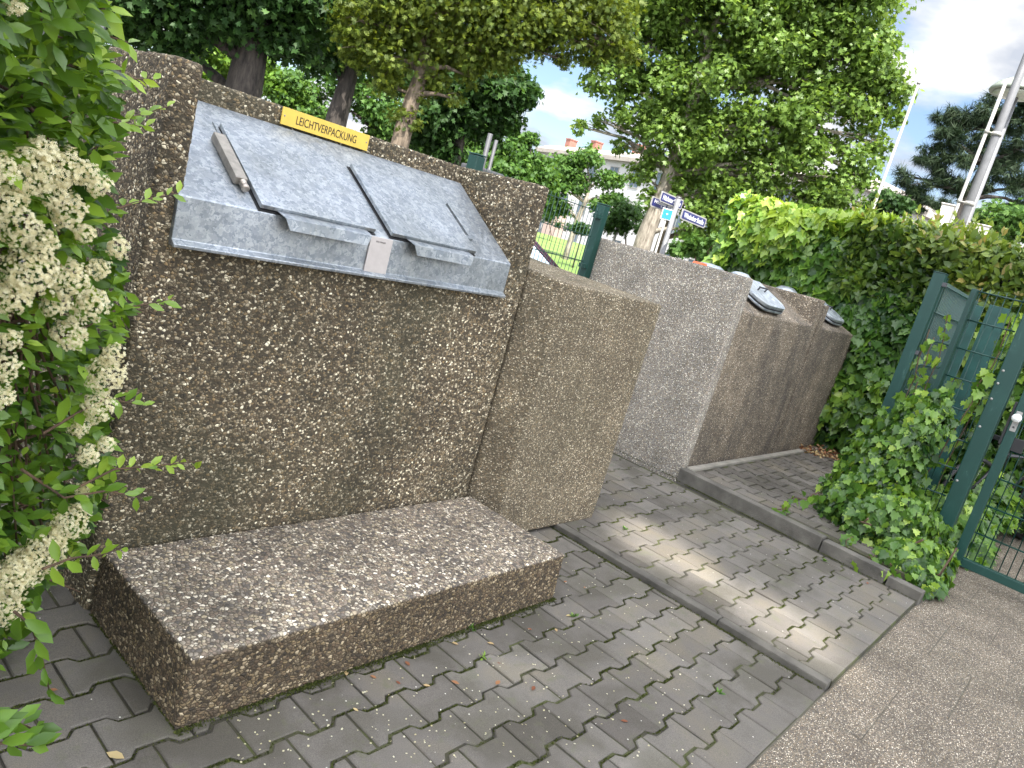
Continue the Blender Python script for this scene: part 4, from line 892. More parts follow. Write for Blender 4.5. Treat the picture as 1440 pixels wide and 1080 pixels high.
def sprig(uvs, dist_y, n, size, bright, r0=.0022):
    """a side shoot along sight-line points, with alternate leaves"""
    n = int(n*1.35); r0 *= 1.3
    c = np.array([gp(u, v, 1, y_) for (u, v), y_ in zip(uvs, np.linspace(dist_y[0], dist_y[1], len(uvs)))]); tubes.append((c, r0))
    t_ = np.linspace(0, 1, len(c)); k = np.linspace(.1, 1, n); q = np.stack([np.interp(k, t_, c[:, i]) for i in range(3)], 1)
    ax_ = (c[-1]-c[0]); ax_ /= np.linalg.norm(ax_); sd = np.cross(ax_, -FW); sd /= np.linalg.norm(sd)
    alt = np.where(np.arange(n) % 2 == 0, 1, -1)[:, None]
    Y = ax_*.75+sd*alt*.9*(1-k[:, None]*.6)+rng.normal(size=(n, 3))*.22
    parts.append(surf_leaves(q, np.tile(-FW+np.array([0, 0, .5]), (n, 1)), Y, size*1.25*rng.uniform(.75, 1.15, n)*(1-.35*k), T_OBL, np.clip(rng.normal(bright, .1, n), 0, 1), .3))
sprig([(60, 5), (100, 18), (140, 15), (150, 10)], (1.6, 1.62), 12, .06, .8)
sprig([(70, 50), (110, 60), (150, 50), (180, 60)], (1.6, 1.65), 12, .055, .8)
sprig([(80, 85), (130, 105), (180, 110), (215, 112)], (1.7, 1.82), 15, .045, .85)
sprig([(110, 230), (150, 195), (185, 165), (235, 150)], (1.75, 1.9), 16, .042, .88)
sprig([(90, 140), (130, 165), (175, 175), (205, 178)], (1.7, 1.8), 12, .045, .8)
sprig([(80, 330), (130, 305), (190, 285), (250, 272)], (1.75, 1.92), 17, .042, .85)
sprig([(70, 480), (120, 460), (165, 435), (238, 422)], (1.72, 1.88), 15, .052, .75)
sprig([(60, 610), (110, 580), (150, 560), (200, 570)], (1.7, 1.8), 13, .05, .7)
sprig([(100, 690), (160, 660), (220, 655), (284, 648)], (1.75, 1.95), 18, .042, .92)
sprig([(60, 800), (100, 785), (140, 780), (170, 772)], (1.68, 1.8), 9, .05, .8)
sprig([(30, 660), (90, 700), (150, 690), (200, 700)], (1.7, 1.78), 12, .05, .6)
sprig([(20, 860), (45, 880), (60, 930), (70, 975)], (1.62, 1.66), 11, .062, .45)
sprig([(-60, 1010), (-20, 1020), (20, 1015), (60, 1030)], (1.3, 1.34), 12, .062, .4)
sprig([(-60, 1050), (-20, 1045), (20, 1045), (50, 1050)], (1.3, 1.3), 9, .06, .4)
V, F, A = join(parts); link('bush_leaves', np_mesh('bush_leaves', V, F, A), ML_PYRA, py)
# flower heads
def flower_tpl():
    T = [(0, 0, .12)]; F = []
    for k in range(5):
        a_ = k*1.2566; b0 = len(T)
        for da, rr_, zz_ in ((-.42, .75, .18), (0, 1.05, .12), (.42, .75, .18)): T.append((rr_*math.cos(a_+da), rr_*math.sin(a_+da), zz_))
        F += [(0, b0, b0+1), (0, b0+1, b0+2)]
    return np.array(T, float), np.array(F)
T_FL = flower_tpl(); fparts = []
heads = [(40, 245, 38), (88, 240, 30), (28, 320, 28), (98, 300, 26), (140, 262, 16), (45, 385, 38), (100, 395, 30), (130, 430, 24), (168, 350, 16), (100, 470, 24), (152, 530, 28), (140, 575, 22), (8, 520, 20), (5, 560, 16), (125, 640, 16), (112, 600, 15), (150, 625, 12), (60, 780, 30), (100, 735, 26), (18, 815, 28), (8, 855, 24), (118, 690, 12), (22, 12, 12), (10, 290, 26), (15, 480, 16), (60, 345, 22), (75, 760, 22), (35, 800, 24), (60, 215, 20), (120, 245, 18), (75, 275, 22), (120, 330, 14), (160, 500, 16), (20, 420, 24), (80, 430, 18), (2, 240, 22), (140, 380, 16)]
for (u, v, r_) in heads:
    c = face_pt(u, v, -.10); R_ = r_*np.linalg.norm(c-CAM)/FOC; R_ *= .98; m_ = int(30+(R_/.0042)**2*3.4)
    d_ = rng.normal(size=(m_, 3)); d_ /= np.linalg.norm(d_, axis=1)[:, None]; fl = np.sum(d_*(-FW+np.array([0, 0, .3])), 1); d_ = np.where(fl[:, None] < 0, -d_, d_)
    P = c+d_*R_*(.72+.18*rng.random((m_, 1))+.2*np.sin(d_[:, :1]*9+u)*np.sin(d_[:, 2:]*7+v))
    X, Y, Z = rots(m_, d_+(-FW)*.4, .35)
    fparts.append(scatter(T_FL[0], T_FL[1], P, X, Y, Z, .0034*rng.uniform(.8, 1.25, m_), np.clip(rng.normal(.6, .3, m_), 0, 1)))
V, F, A = join(fparts); link('flower_heads', np_mesh('flower_heads', V, F, A), ML_PETAL, py)
for c, r_ in tubes: mb = MB(); mb.tube([tuple(p) for p in c], [r_*1.3]+[r_]*(len(c)-2)+[r_*.5], 6); mb.build('twig', MB_TWIG, py)
for k in range(46):
    mb = MB(); a_ = face_pt(random.uniform(-160, 60), random.uniform(0, 900), .25); b_ = face_pt(random.uniform(-20, 130), random.uniform(-60, 860), .02); mb.tube([tuple(a_), tuple((a_+b_)/2+np.array([0, 0, .03])), tuple(b_)], [.006, .004, .002], 6); mb.build('twig', MB_TWIG, py)
for k in range(9): mb = MB(); a_ = np.array([.15+random.uniform(-.2, .25), 1.75+random.uniform(-.2, .4), 0]); mb.tube([tuple(a_), tuple(a_+np.array([.05, 0, .6])), tuple(a_+np.array([.02, .03, 1.3])), tuple(a_+np.array([.08, -.02, 1.9]))], [.018, .014, .01, .005], 7); mb.build('stem', MB_TWIG, py)
# inner mass of the bush
mb = MB(); pts = []
cc = [face_pt(30, v_, .5) for v_ in (-150, 100, 350, 600, 820)]
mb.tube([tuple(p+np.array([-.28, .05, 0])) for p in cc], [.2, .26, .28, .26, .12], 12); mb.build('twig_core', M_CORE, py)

# ------------------------------------------------------------------ fallen leaves, petals, weeds
litter = [(500, 998, 'pale curled'), (690, 905, 'tan'), (700, 933, 'reddish'), (750, 968, 'dark red'), (600, 964, 'tan'), (800, 866, 'whitish'), (795, 818, 'brown'), (822, 826, 'brown'), (878, 1014, 'orange'), (640, 960, 'rust'), (573, 933, 'brown'), (640, 905, 'small tan'), (75, 970, 'reddish'), (162, 1063, 'long straw'), (560, 960, 'rust'), (487, 947, 'tan'), (745, 885, 'orange'), (1220, 820, 'grey'), (700, 960, 'red'), (525, 952, 'brown'), (782, 886, 'tan')]
cols = {'whitish': 1.0, 'pale curled': .95, 'long straw': .95, 'tan': .8, 'small tan': .8}
PLACES = {(500, 998): 'nearest the middle of the lower edge', (690, 905): 'curling beside a wavy joint right of the step middle', (700, 933): 'just below the larger tan one', (750, 968): 'alone on a stone in the open paving', (600, 964): 'in a wavy joint below the step', (800, 866): 'large, near the right corner of the step', (795, 818): 'close to the upper right corner of the step', (822, 826): 'rightmost by the corner of the step', (878, 1014): 'far out near the bottom edge', (640, 960): 'small, among the row below the step', (573, 933): 'lying under the middle of the step front', (640, 905): 'close to the step front', (75, 970): 'left of the step on dark stones', (162, 1063): 'at the lower left edge of the photo', (560, 960): 'left end of the row below the step', (487, 947): 'at the foot of the step left of its middle', (745, 885): 'in a mossy joint right of the step', (1220, 820): 'by the ivy end of the kerb', (700, 960): 'right end of the row below the step', (525, 952): 'between two joints below the step', (782, 886): 'just below the large whitish one'}
def leaf_label(u, v, w_): return w_+' dry fallen leaf '+PLACES[(u, v)]
for (u, v, w_) in litter:
    z_ = .003 if u < 900 else .03
    c = gp(u, v, 2, z_); s_ = .05 if 'long' in w_ else random.uniform(.018, .032); a_ = random.uniform(0, 6.28); curl = random.uniform(.15, .45)
    me_T = T_OBL[0].copy(); me_T[:, 1] -= .5; me_T[:, 2] = me_T[:, 2]*3*curl+.55*(me_T[:, 1]**2)*curl+.02
    R3 = np.array([[math.cos(a_), math.sin(a_), 0], [-math.sin(a_), math.cos(a_), 0], [0, 0, 1]])
    me = np_mesh('fallen_leaf', (me_T*s_*np.array([1.2, 1, 1])) @ R3, T_OBL[1], np.full(len(me_T), cols.get(w_, random.uniform(0, .5))))
    o = link('fallen_leaf', me, ML_DEAD); o.location = (c[0], c[1], z_)
    tag(o, leaf_label(u, v, w_), 'leaf', 'fallen leaves on the block paving')
# petals swept over the stones, one loose layer
n = 520; u_ = rng.uniform(330, 1000, n); v_ = rng.uniform(780, 1075, n); P = np.array([gp(a_, b_, 2, .004) for a_, b_ in zip(u_, v_)])
k_ = ~((P[:, 0] > .9) & (P[:, 0] < 2.62) & (P[:, 1] > 1.49)) & (P[:, 1] > .52) & (P[:, 0] < 3.2); P = P[k_]; n = len(P)
P += 0; X, Y, Z = rots(n, np.tile([0, 0, 1.0], (n, 1)), .25); V, F, A = scatter(T_FL[0], T_FL[1], P, X, Y, Z, .0036*rng.uniform(.6, 1.1, n), rng.random(n))
tag(link('fallen_petals', np_mesh('fallen_petals', V, F, A), ML_PETAL), 'tiny white petals strewn over the grey paving before the step', 'petals', None, 'stuff')
# brown leaf litter below the hedge
n = 900; P = np.stack([rng.uniform(7.35, 8.1, n), rng.uniform(1.3, 2.2, n), .125+rng.random(n)*.03], 1); k_ = P[:, 0]-7.3 > (2.2-P[:, 1])*.35+.1; P = P[k_]; n = len(P)
X, Y, Z = rots(n, np.tile([0, 0, 1.0], (n, 1)), .5); V, F, A = scatter(T_OBL[0], T_OBL[1], P, X, Y, Z, .05*rng.uniform(.6, 1.2, n), rng.random(n))
tag(link('leaf_litter', np_mesh('leaf_litter', V, F, A), ML_DEAD), 'brown leaf litter gathered below the hedge on the raised platform', 'leaf litter', None, 'stuff')
# moss tufts in the wavy joints
mossm = leafmat('moss', [(0, (.030, .034, .012)), (.6, (.065, .078, .022)), (1, (.12, .135, .035))], .1, .9, .1)
T_M = (np.array([(-.5, 0, 0), (.5, 0, 0), (0, 0, 1.2), (0, -.5, 0), (0, .5, 0), (0, 0, .9)], float), np.array([(0, 1, 2), (3, 4, 5)]))
n = 42000; rows = rng.integers(-4, 14, n); xx = rng.uniform(.2, 3.2, n)
def wave(x, ox, par, amp=.0105, px=.2):
    t = ((x-ox)/px-(0 if par is None else 0)) % 1.0
    return t
yb = 1.0665+rows*.1405; offs = np.where(rows % 2 == 0, 0.0, .5)
t = ((xx-1.468)/.2-offs) % 1.0; s_w = np.where((t < .18) | (t > .82), -1.0, np.where((t > .32) & (t < .68), 1.0, np.where(t < .5, (t-.18)/.14*2-1, 1-(t-.68)/.14*2)))
yy = yb+.0125*s_w+rng.normal(0, .0022, n)
dens = .5+.5*np.sin(xx*2.3+yb*5.1)*np.sin(xx*5.7-yb*3.3)+.25*np.sin(xx*13+yb*20); k_ = (rng.random(n) < np.clip(dens, .08, 1)) & (yy > .53) & (yy < 2.6) & ~((xx > .9) & (xx < 2.6) & (yy > 1.5))
P = np.stack([xx, yy, np.full(n, -.0055)], 1)[k_]; dn = dens[k_]
n2 = 34000; rows2 = rng.integers(-9, 30, n2); x2 = rng.uniform(3.31, 4.86, n2); yb2 = 1.629+rows2*.1405
t = ((x2-3.454)/.2-np.where(rows2 % 2 == 0, 0, .5)) % 1.0; s_w = np.where((t < .18) | (t > .82), -1.0, np.where((t > .32) & (t < .68), 1.0, np.where(t < .5, (t-.18)/.14*2-1, 1-(t-.68)/.14*2)))
y2 = yb2+.0125*s_w+rng.normal(0, .0022, n2); dn2 = .35+.5*np.sin(x2*3.3+yb2*2.1)*np.sin(x2*4.7-yb2*3.9)+.3*np.sin(x2*11+yb2*16); k2 = (rng.random(n2) < np.clip(dn2, .03, 1)) & (y2 > .53)
P = np.concatenate([P, np.stack([x2, y2, np.full(n2, .0195)], 1)[k2]]); dn = np.concatenate([dn, dn2[k2]])
def base_line(x0_, y0_, x1_, y1_, z_, m_, sp=.008):
    t_ = rng.random(m_); q_ = np.stack([x0_+(x1_-x0_)*t_, y0_+(y1_-y0_)*t_, np.full(m_, z_)], 1)+np.abs(rng.normal(size=(m_, 3)))*np.array([0, 0, .002]); L_ = math.hypot(x1_-x0_, y1_-y0_)
    o_ = np.abs(rng.normal(0, sp, m_)); q_[:, 0] += -(y0_-y1_)/L_*-o_; q_[:, 1] += (x0_-x1_)/L_*o_
    return q_[rng.random(m_) < .35+.5*np.sin(t_*37+x0_*9)*np.sin(t_*13+y0_*5)+.25]
ex = [base_line(.925, 1.512, 2.59, 1.512, .001, 5200, .010), base_line(.925, 2.1, .928, 1.512, .001, 1200), base_line(2.592, 1.512, 2.592, 2.0, .001, 1500), base_line(3.30, 5.0, 3.30, .52, -.0, 0), base_line(4.93, 2.2, 4.845, .5, .026, 3600, .010), base_line(3.198, .52, 3.198, 3.0, 0, 3600, .007), base_line(4.985, 3.5, 4.985, 2.21, .026, 2200)]
ex[-1][:, 0] -= .004
P = np.concatenate([P]+ex); dn = np.concatenate([dn]+[np.full(len(e_), .6) for e_ in ex])
X, Y, Z = rots(len(P), np.tile([0, 0, 1.0], (len(P), 1)), .35); V, F, A = scatter(T_M[0], T_M[1], P, X, Y, Z, .0052*rng.uniform(.5, 1.3, len(P))*np.clip(.7+dn*.5, .6, 1.25), np.clip(rng.normal(.5, .22, len(P)), 0, 1))
tag(link('joint_moss', np_mesh('joint_moss', V, F, A), mossm), 'green moss growing in the wavy joints of the paving', 'moss', None, 'stuff')
# small weeds
for (u, v, lab) in ((664, 885, 'small dark green weed at the foot of the step'), (680, 927, 'bright yellow-green seedling between the paving stones'), (808, 868, 'tiny weed beside the pale fallen leaf'), (1160, 790, 'small weed at the foot of the kerb'), (1010, 975, 'grass seedling in a paving joint near the ridge strip'), (880, 745, 'tiny moss weed in the sunny paving near the concrete block')):
    z_ = 0.0 if u < 870 else .025; c = gp(u, v, 2, z_); n = 12; an = rng.random(n)*6.28; Yv = np.stack([np.cos(an), np.sin(an), .5+rng.random(n)*.6], 1)
    V, F, A = surf_leaves(np.tile([0, 0, .003], (n, 1))+rng.normal(size=(n, 3))*np.array([.006, .006, .001]), np.tile([0, 0, 1.0], (n, 1)), Yv, .022*rng.uniform(.6, 1.2, n), T_OBL, np.clip(rng.normal(.8 if 'bright' in lab else .5, .15, n), 0, 1))
    o = link('weed', np_mesh('weed', V, F, A), ML_IVY); o.location = (c[0], c[1], z_); tag(o, lab, 'weed', 'weeds in the paving')

# ------------------------------------------------------------------ street furniture
def pole_at(u, v, dist): p = gd(u, v, dist); return Vector((p[0], p[1], 0)), p[2]
# street name signs
b0, zt_ = pole_at(948, 300, 12); zt_ = gd(958, 292, 12)[2]+.12
ss = tag(empty('street_sign', b0), 'grey signpost with three dark blue street name plates under the plane tree', 'street sign')
mb = MB(); mb.tube([b0, b0+Vector((0, 0, zt_))], .04, 14); mb.lathe([(.042, 0), (.042, .02), (.0001, .03)], b0+Vector((0, 0, zt_)), 14); mb.build('pole', M_GREY, ss)
def nameplate(u0, v0, u1, v1, ht, txt, yaw, small=None, small_w=.0):
    a = Vector(gd(u0, v0, 12)); c = Vector(gd(u1, v1, 12)); mid = (a+c)/2; Ld = .66
    X = Vector((math.cos(yaw), math.sin(yaw), 0)); Zv = Vector((0, 0, 1)); Nn = X.cross(Zv)    # faces -Y side
    def pt(x, z, dn): return mid+X*x+Zv*z+Nn*dn
    def rrect(w_, h_, r_):
        o_ = []
        for cx_, cz_, a0_ in ((w_/2-r_, h_/2-r_, 0), (-w_/2+r_, h_/2-r_, 90), (-w_/2+r_, -h_/2+r_, 180), (w_/2-r_, -h_/2+r_, 270)):
            for k in range(5): an_ = math.radians(a0_+k*22.5); o_.append((cx_+r_*math.cos(an_), cz_+r_*math.sin(an_)))
        return o_
    Ld = (c-a).xy.length/max(.3, abs(X.x*(-mid.y)+X.y*mid.x)/mid.xy.length)
    m1 = MB(); o_ = rrect(Ld, ht, ht*.18); m1.hexa([pt(x, z, 0) for x, z in o_], [pt(x, z, .012) for x, z in o_]); pl_ = m1.build('name_plate', M_LGREY, ss)
    m1 = MB(); o_ = rrect(Ld*.93, ht*.76, ht*.1); m1.hexa([pt(x, z, .012) for x, z in o_], [pt(x, z, .015) for x, z in o_]); m1.build('blue_field', M_NAVY, pl_)
    loc = pt(0, .0 if not small else ht*.12, .0155)
    text('lettering', txt, .1, loc, X, Zv, M_WHITE, pl_, Ld*.80, ht*(.48 if not small else .36), .0008, .0015)
    if small: text('lettering', small, .05, pt(-Ld*.04, -ht*.2, .0155), X, Zv, M_WHITE, pl_, Ld*.18, ht*.2, .0008, .001)
    return pl_
nameplate(929, 275, 959, 289, .155, 'H\u00f6chster Stra\u00dfe', 0.02)
nameplate(916, 282, 952, 297, .15, 'H\u00f6chster Stra\u00dfe', -.08, '1\u201315')
nameplate(958, 301, 992, 314, .155, 'Windecker Stra\u00dfe', .05)
b1, _ = pole_at(937, 305, 11.4)
bs = tag(empty('info_sign', b1), 'small light blue square sign on a thin pale pole left of the signpost', 'sign')
zc = gd(937.5, 301.5, 11.4)[2]
mb = MB(); mb.tube([b1, b1+Vector((0, 0, zc-.08))], .016, 10); mb.build('pole', M_LGREY, bs)
vw = Vector((-b1.x, -b1.y, 0)).normalized(); rt_ = Vector((-vw.y, vw.x, 0))
ang = math.atan2(rt_.y, rt_.x)
mb = MB(); mm = Matrix.Translation(b1+Vector((0, 0, zc))+vw*.02) @ Matrix.Rotation(ang, 4, 'Z'); mb.box(-.082, .082, -.004, .004, -.08, .08, mm); bp_ = mb.build('sign_board', M_WHITE, bs, bevel=.004)
mb = MB(); mb.box(-.070, .070, -.0075, -.0045, -.068, .068, mm); mb.box(-.070, .070, .0045, .0075, -.068, .068, mm); mb.build('blue_field', M_BLUE, bp_)
for sg_ in (-1, 1):
    mb = MB(); mb.lathe([(.0001, 0), (.014, 0), (.014, .002), (.0001, .0025)], mm @ Vector((0, .0077*sg_, .002)), 12, (mm.to_3x3() @ Vector((0, sg_, 0)))); mb.build('white_dot', M_WHITE, bp_)
# lamp mast with thin second pole and cabinets at its foot
dm = 9.6
mb_, _ = pole_at(1395, 205, dm)
lm = tag(empty('lamp_mast', mb_), 'thick grey mast rising behind the hedge with a thin pale pole clamped to it', 'mast')
mb = MB(); mb.tube([mb_, mb_+Vector((0, 0, 3.6)), mb_+Vector((0, 0, 7.5))], [.050, .043, .034], 18); mb.build('pole', M_GREY, lm)
q = mb_+Vector((-.075, .085, 0)); tz = gd(1424, 118, dm)[2]
mb = MB(); mb.tube([q, q+Vector((0, 0, tz))], .018, 12); mb.build('thin_pole', M_LGREY, lm)
for z_ in (3.75, 3.0):
    mb = MB(); mb.tube([q+Vector((0, 0, z_)), mb_+Vector((0, 0, z_))], .008, 8); mb.lathe([(.023, -.02), (.023, .02)], q+Vector((0, 0, z_)), 12); mb.lathe([(.052, -.02), (.052, .02)], mb_+Vector((0, 0, z_)), 18); mb.build('clamp', M_LGREY, lm)
zc = gd(1345, 312, dm)[2]; view = Vector((mb_.x, mb_.y, 0)).normalized(); side = Vector((view.y, -view.x, 0)); a_ = math.atan2(side.y, side.x)
for s_, w_, hgt, dz in ((-.17, .12, .34, .06), (.17, .16, .26, .0)):
    mm = Matrix.Translation(mb_+side*s_+Vector((0, 0, zc+dz-.25))) @ Matrix.Rotation(a_, 4, 'Z'); mb = MB(); mb.box(-w_/2-.02, w_/2+.02, -.05, .05, 0, hgt, mm); mb.box(-w_/2-.03, w_/2+.03, -.06, .06, hgt, hgt+.015, mm); mb.build('junction_box', plain('pale_box', (.55, .50, .47), .5), lm, bevel=.006)
# street lamp with a dish head
dl = 11.5
bl, _ = pole_at(1429, 133, dl)
sl_ = tag(empty('street_lamp', bl), 'street lamp with a flat grey-green dish head at the right edge', 'street lamp')
zl = gd(1429, 131, dl)[2]
mb = MB(); mb.tube([bl+Vector((.0, 0, 0)), bl+Vector((0, 0, zl+.05))], [.06, .04], 14); mb.build('pole', M_GREY, sl_)
mb = MB(); mb.lathe([(.31, -.015), (.32, 0), (.31, .03), (.25, .10), (.14, .16), (.06, .19), (.0001, .195)], bl+Vector((0, 0, zl)), 32); hd = mb.build('lamp_head', plain('lamp_dish', (.24, .27, .22), .4, .2), sl_)
mb = MB(); mb.lathe([(.0001, -.06), (.18, -.05), (.27, -.022), (.0001, -.021)], bl+Vector((0, 0, zl)), 32); mb.build('diffuser', plain('lamp_glass', (.5, .52, .45), .2), hd)
# thin flag pole
bf, _ = pole_at(1258, 210, 15); ztp = gd(1291, 118, 15)[2]
fp = tag(empty('flag_pole', bf), 'thin pale pole standing free against the sky right of the plane tree', 'pole')
mb = MB(); mb.tube([bf, bf+Vector((0, 0, ztp))], [.040, .020], 12); mb.lathe([(.03, 0), (.036, .02), (.0001, .06)], bf+Vector((0, 0, ztp)), 12); mb.build('pole', M_LGREY, fp)
# dark grey post behind the near housing and park lamps on the lawn
bq, _ = pole_at(683, 215, 9); zq = gd(690, 188, 9)[2]
gq = tag(empty('grey_post', bq), 'dark grey twin-tube post just above the top of the near housing', 'post')
mb = MB(); mb.tube([bq, bq+Vector((0, 0, zq))], .03, 10); mb.tube([bq+Vector((.07, -.05, 0)), bq+Vector((.07, -.05, zq-.05))], .022, 10); mb.build('tubes', M_DGREY, gq)
mb = MB(); z0_ = gd(685, 236, 9)[2]; mb.box(bq.x-.2, bq.x+.25, bq.y-.15, bq.y+.15, z0_-.22, z0_-.02); mb.build('base_box', M_DGREY, gq, bevel=.02)
for (u, vt, vb, dd, lab) in ((866, 296, 345, 30, 'slim park lamp with a flat pale head right of the green fence post'), (872, 308, 350, 26, 'plain slim grey pole beside the park lamp')):
    b_, _ = pole_at(u-6, (vt+vb)/2, dd); z_ = gd(u, vt, dd)[2]; t = tag(empty('park_lamp' if 'head' in lab else 'slim_pole', b_), lab, 'lamp' if 'head' in lab else 'pole'); mb = MB(); mb.tube([b_, b_+Vector((0, 0, z_))], .045, 8); mb.build('pole', M_LGREY, t)
    if 'head' in lab: mb = MB(); mb.lathe([(.05, -.05), (.28, 0), (.3, .06), (.1, .16), (.0001, .17)], b_+Vector((0, 0, z_)), 16); mb.build('lamp_head', M_LGREY, t)
# ribbed metal cabinet behind the bush
cb_ = gd(108, 28, 5.2); t = tag(empty('metal_cabinet', (cb_[0], cb_[1], 0)), 'ribbed grey metal cabinet half hidden behind the flowering bush', 'cabinet')
mb = MB(); mb.box(cb_[0]-.13, cb_[0]+.12, cb_[1]-.1, cb_[1]+.2, 0, 2.6); mb.build('body', M_DGREY, t, bevel=.01)
mb = MB()
for k in range(6): mb.box(cb_[0]-.12+.04*k, cb_[0]-.10+.04*k, cb_[1]-.118, cb_[1]-.1, .1, 2.5)
mb.build('rib', M_GREY, t)

# ------------------------------------------------------------------ building behind the lawn
M_WALL = plain('white_render', (.46, .45, .45), .85, 0, .06, .5)
M_ROOF = plain('roof_edge', (.30, .27, .24), .8, 0, .15, 1)
M_BRICK = plain('chimney_brick', (.28, .12, .09), .85, 0, .15, 3)
M_WIN = plain('window_glass', (.10, .13, .16), .1, 0, .3, 1)
M_SALM = plain('salmon_render', (.40, .30, .25), .85, 0, .08, .5)
A_ = Vector(gd(776, 204, 74)); B_ = Vector(gd(912, 236, 62)); top_z = A_.z; B_.z = A_.z
bd_ = tag(empty('apartment_block', (A_.x, A_.y, 0)), 'white apartment block with pinkish chimneys seen between the trees', 'building')
X = (B_-A_); Lb = 34.0; X.z = 0; X.normalize(); Nb = Vector((X.y, -X.x, 0)); 
if Nb.dot(Vector((A_.x, A_.y, 0))) > 0: Nb = -Nb
mm = Matrix(((X.x, -Nb.x, 0, A_.x), (X.y, -Nb.y, 0, A_.y), (0, 0, 1, 0), (0, 0, 0, 1)))
mb = MB(); mb.box(-1.5, Lb, 0, 11, -.05, top_z-.8, mm); mb.build('wall', M_WALL, bd_)
mb = MB(); mb.box(-2.0, Lb+.5, -.5, 11.5, top_z-.8, top_z-.45, mm); mb.hexa([mm @ Vector(p) for p in ((-2, -.5, top_z-.45), (Lb+.5, -.5, top_z-.45), (Lb+.5, 11.5, top_z-.45), (-2, 11.5, top_z-.45))], [mm @ Vector(p) for p in ((-1.5, .8, top_z+.15), (Lb, .8, top_z+.15), (Lb, 10, top_z+.15), (-1.5, 10, top_z+.15))]); rf = mb.build('roof', M_ROOF, bd_)
for x_ in (.8, 4.9, 11.0, 19, 26):
    mb = MB(); mb.box(x_, x_+.75, .9, 1.7, top_z-.3, top_z+.85, mm); mb.box(x_-.05, x_+.8, .85, 1.75, top_z+.85, top_z+.95, mm); mb.build('chimney', M_BRICK, rf)
nf_ = max(3, int(top_z/2.9))
for fl_ in range(nf_):
    for k in range(11):
        z0_ = 1.0+fl_*2.9; x_ = .9+k*3.05
        if z0_+1.5 > top_z-1: continue
        mb = MB(); mb.box(x_, x_+1.1, -.03, .03, z0_, z0_+1.4, mm); wn = mb.build('window', M_WIN, bd_)
        mb = MB(); mb.box(x_-.06, x_, -.06, .02, z0_-.06, z0_+1.46, mm); mb.box(x_+1.1, x_+1.16, -.06, .02, z0_-.06, z0_+1.46, mm); mb.box(x_, x_+1.1, -.06, .02, z0_-.06, z0_, mm); mb.box(x_, x_+1.1, -.06, .02, z0_+1.4, z0_+1.46, mm); mb.box(x_+.53, x_+.57, -.05, .02, z0_, z0_+1.4, mm); mb.build('frame', M_LGREY, wn)
mb = MB(); mb.box(3.6, 5.6, -.9, -.01, -.05, top_z-5, mm); mb.build('stair_bay', M_SALM, bd_)

# ------------------------------------------------------------------ parked car beyond the fence
ca, cb2 = Vector(gd(748, 337, 10.5)), Vector(gd(787, 371, 10.5))
u_dir = Vector(gd(900, 360, 10.5))-Vector(gd(650, 300, 10.5)); u_dir.z = 0; u_dir.normalize()
car = tag(empty('parked_car', (cb2.x, cb2.y, 0), math.atan2(u_dir.y, u_dir.x)), 'silver-blue car beyond the green mesh fence, its dark red window edge showing over the block', 'car')
M_CAR = plain('car_paint', (.045, .02, .03), .25, .2); M_GLS = plain('car_glass', (.32, .40, .48), .08, .0, .2, 3)
cm = Matrix.Translation(cb2*1.0-Vector((0, 0, cb2.z))) @ Matrix.Rotation(math.atan2(u_dir.y, u_dir.x), 4, 'Z')
# side profile (x forward to the right), cowl at x=0
def loft(name, secs, material, par, bevel=.03):
    mb = MB(); rings = []
    for (yy_, pts) in secs: rings.append([mb.bm.verts.new(cm @ Vector((x, yy_, z))) for x, z in pts])
    for r0_, r1_ in zip(rings, rings[1:]):
        for k in range(len(r0_)): mb.bm.faces.new((r0_[k], r0_[(k+1) % len(r0_)], r1_[(k+1) % len(r0_)], r1_[k]))
    mb.bm.faces.new(rings[0][::-1]); mb.bm.faces.new(rings[-1]); return mb.build(name, material, par, bevel=bevel, smooth=True)
low = [(-3.2, .35), (.95, .32), (1.05, .55), (.95, .78), (.0, .98), (-2.6, 1.0), (-3.2, .95), (-3.3, .6)]
loft('body', [(0, [(x*.96, z*.98) for x, z in low]), (.12, low), (1.58, low), (1.7, [(x*.96, z*.98) for x, z in low])], M_CAR, car, .05)
cab = [(-2.75, .98), (.05, .96), (-.62, 1.40), (-2.25, 1.43)]
loft('window_band', [(.10, [(x, z) for x, z in cab]), (.26, [(x*.985-.02, z) for x, z in cab]), (1.44, [(x*.985-.02, z) for x, z in cab]), (1.6, cab)], M_GLS, car, .02)
mb = MB(); mb.tube([cm @ Vector(p) for p in ((.07, .09, .97), (-.60, .17, 1.405), (-1.4, .17, 1.455), (-2.25, .17, 1.44), (-2.78, .09, .98))], .016, 8); mb.tube([cm @ Vector(p) for p in ((.07, 1.61, .97), (-.60, 1.53, 1.405), (-1.4, 1.53, 1.455), (-2.25, 1.53, 1.44), (-2.78, 1.61, .98))], .026, 8)
mb.hexa([cm @ Vector(p) for p in ((-.66, .17, 1.40), (-2.25, .17, 1.43), (-2.25, 1.53, 1.43), (-.66, 1.53, 1.40))], [cm @ Vector(p) for p in ((-.75, .25, 1.455), (-2.15, .25, 1.47), (-2.15, 1.45, 1.47), (-.75, 1.45, 1.455))]); mb.build('roof_frame', M_CAR, car)
for x_ in (.30, -2.45):
    for y_ in (.02, 1.5):
        c_ = cm @ Vector((x_, y_, .31)); ax_ = cm.to_3x3() @ Vector((0, 1, 0)); mb = MB(); mb.lathe([(.0001, 0), (.17, .0), (.31, .0), (.32, .03), (.32, .16), (.30, .19), (.0001, .19)], c_, 22, ax_); wh = mb.build('wheel', M_BLACK, car)
        mb = MB(); mb.lathe([(.0001, -.012), (.19, -.006), (.20, .0), (.0001, .001)], c_, 18, ax_); mb.build('rim', M_LGREY, wh)
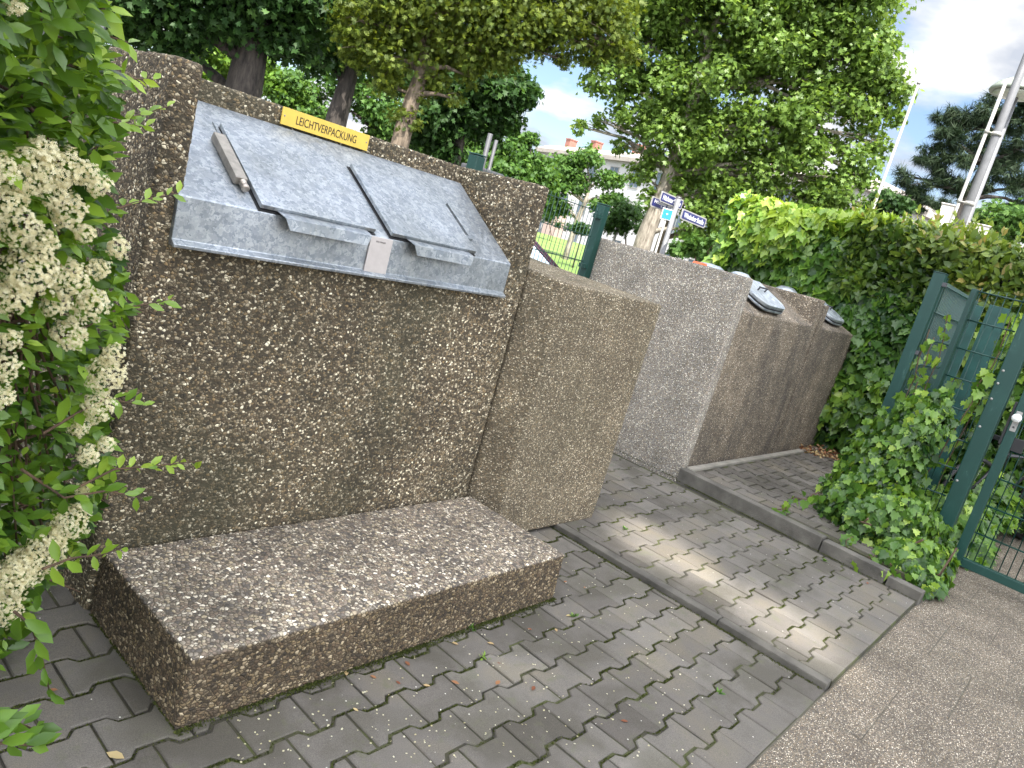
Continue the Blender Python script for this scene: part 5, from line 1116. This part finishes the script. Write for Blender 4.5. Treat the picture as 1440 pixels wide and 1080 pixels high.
for y_ in (.25, 1.45):
    mb = MB(); mb.lathe([(.0001, 0), (.10, 0), (.08, .04), (.0001, .05)], cm @ Vector((.97, y_, .66)), 16, cm.to_3x3() @ Vector((1, 0, .1))); mb.build('headlight', M_WHITE, car)

# ------------------------------------------------------------------ unseen tree added behind the viewpoint, its crown shaped to shade the corner
def hits_gap(P):
    """how far a leaf's shadow falls inside one of the sun patches cut out of the canopy (1 = centre)"""
    t = (P[:, 2]-.02)/SD[2]; G = P-SD[None]*t[:, None]; r_ = np.zeros(len(P))
    for cx_, cy_, ax_, ay_, rot in ((3.67, 1.62, .33, .37, -.12), (3.56, .84, .32, .36, -.12)):
        dx_, dy_ = G[:, 0]-cx_, G[:, 1]-cy_; a_ = dx_*math.cos(rot)+dy_*math.sin(rot); b_ = -dx_*math.sin(rot)+dy_*math.cos(rot); q_ = np.sqrt((a_/ax_)**2+(b_/ay_)**2); r_ = np.maximum(r_, np.clip(1.5-q_, 0, .5)*2)
    return r_
ct = tag(empty('added_shade_tree', (-1.5, -6.0, 0)), 'unseen tall tree added behind the viewpoint to shade the paving', 'tree')
n = 30000; sh_h = 23.0; off = SD*(sh_h/SD[2])
P = np.stack([rng.uniform(-3.5, 8.8, n), rng.uniform(-2.2, 3.9, n), np.zeros(n)], 1)+off+np.stack([rng.normal(0, .25, n), rng.normal(0, .25, n), rng.normal(0, .8, n)], 1)
k_ = rng.random(n) > hits_gap(P)*2.0; G = P-SD*((P[:, 2])/SD[2])[:, None]  # leaves dropped so that two sun patches reach the paving
P = P[k_]; n = len(P)
X, Y, Z = rots(n, np.tile([0, 0, 1.0], (n, 1)), .4); V, F, A = scatter(T_STAR[0], T_STAR[1], P, X, Y, Z, .30*rng.uniform(.7, 1.2, n), rng.random(n))
link('crown', np_mesh('crown', V, F, A), ML_MID, ct)
mb = MB(); tb_ = Vector((-1.5, -9.0, 0)); top_ = Vector((-1.0, -13, 20)); mb.tube([tb_, tb_+Vector((.2, 0, 6)), tb_+Vector((.6, -2.2, 13)), top_], [.5, .4, .3, .2], 14); mb.build('trunk', MB_DARK, ct)
mb = MB()
for k in range(9): e_ = Vector((random.uniform(-6, 1), random.uniform(-15.5, -11.5), 22.8)); mb.tube([top_, top_.lerp(e_, .5)+Vector((0, 0, .4)), e_], [.1, .06, .02], 7)
mb.build('limb', MB_DARK, ct)
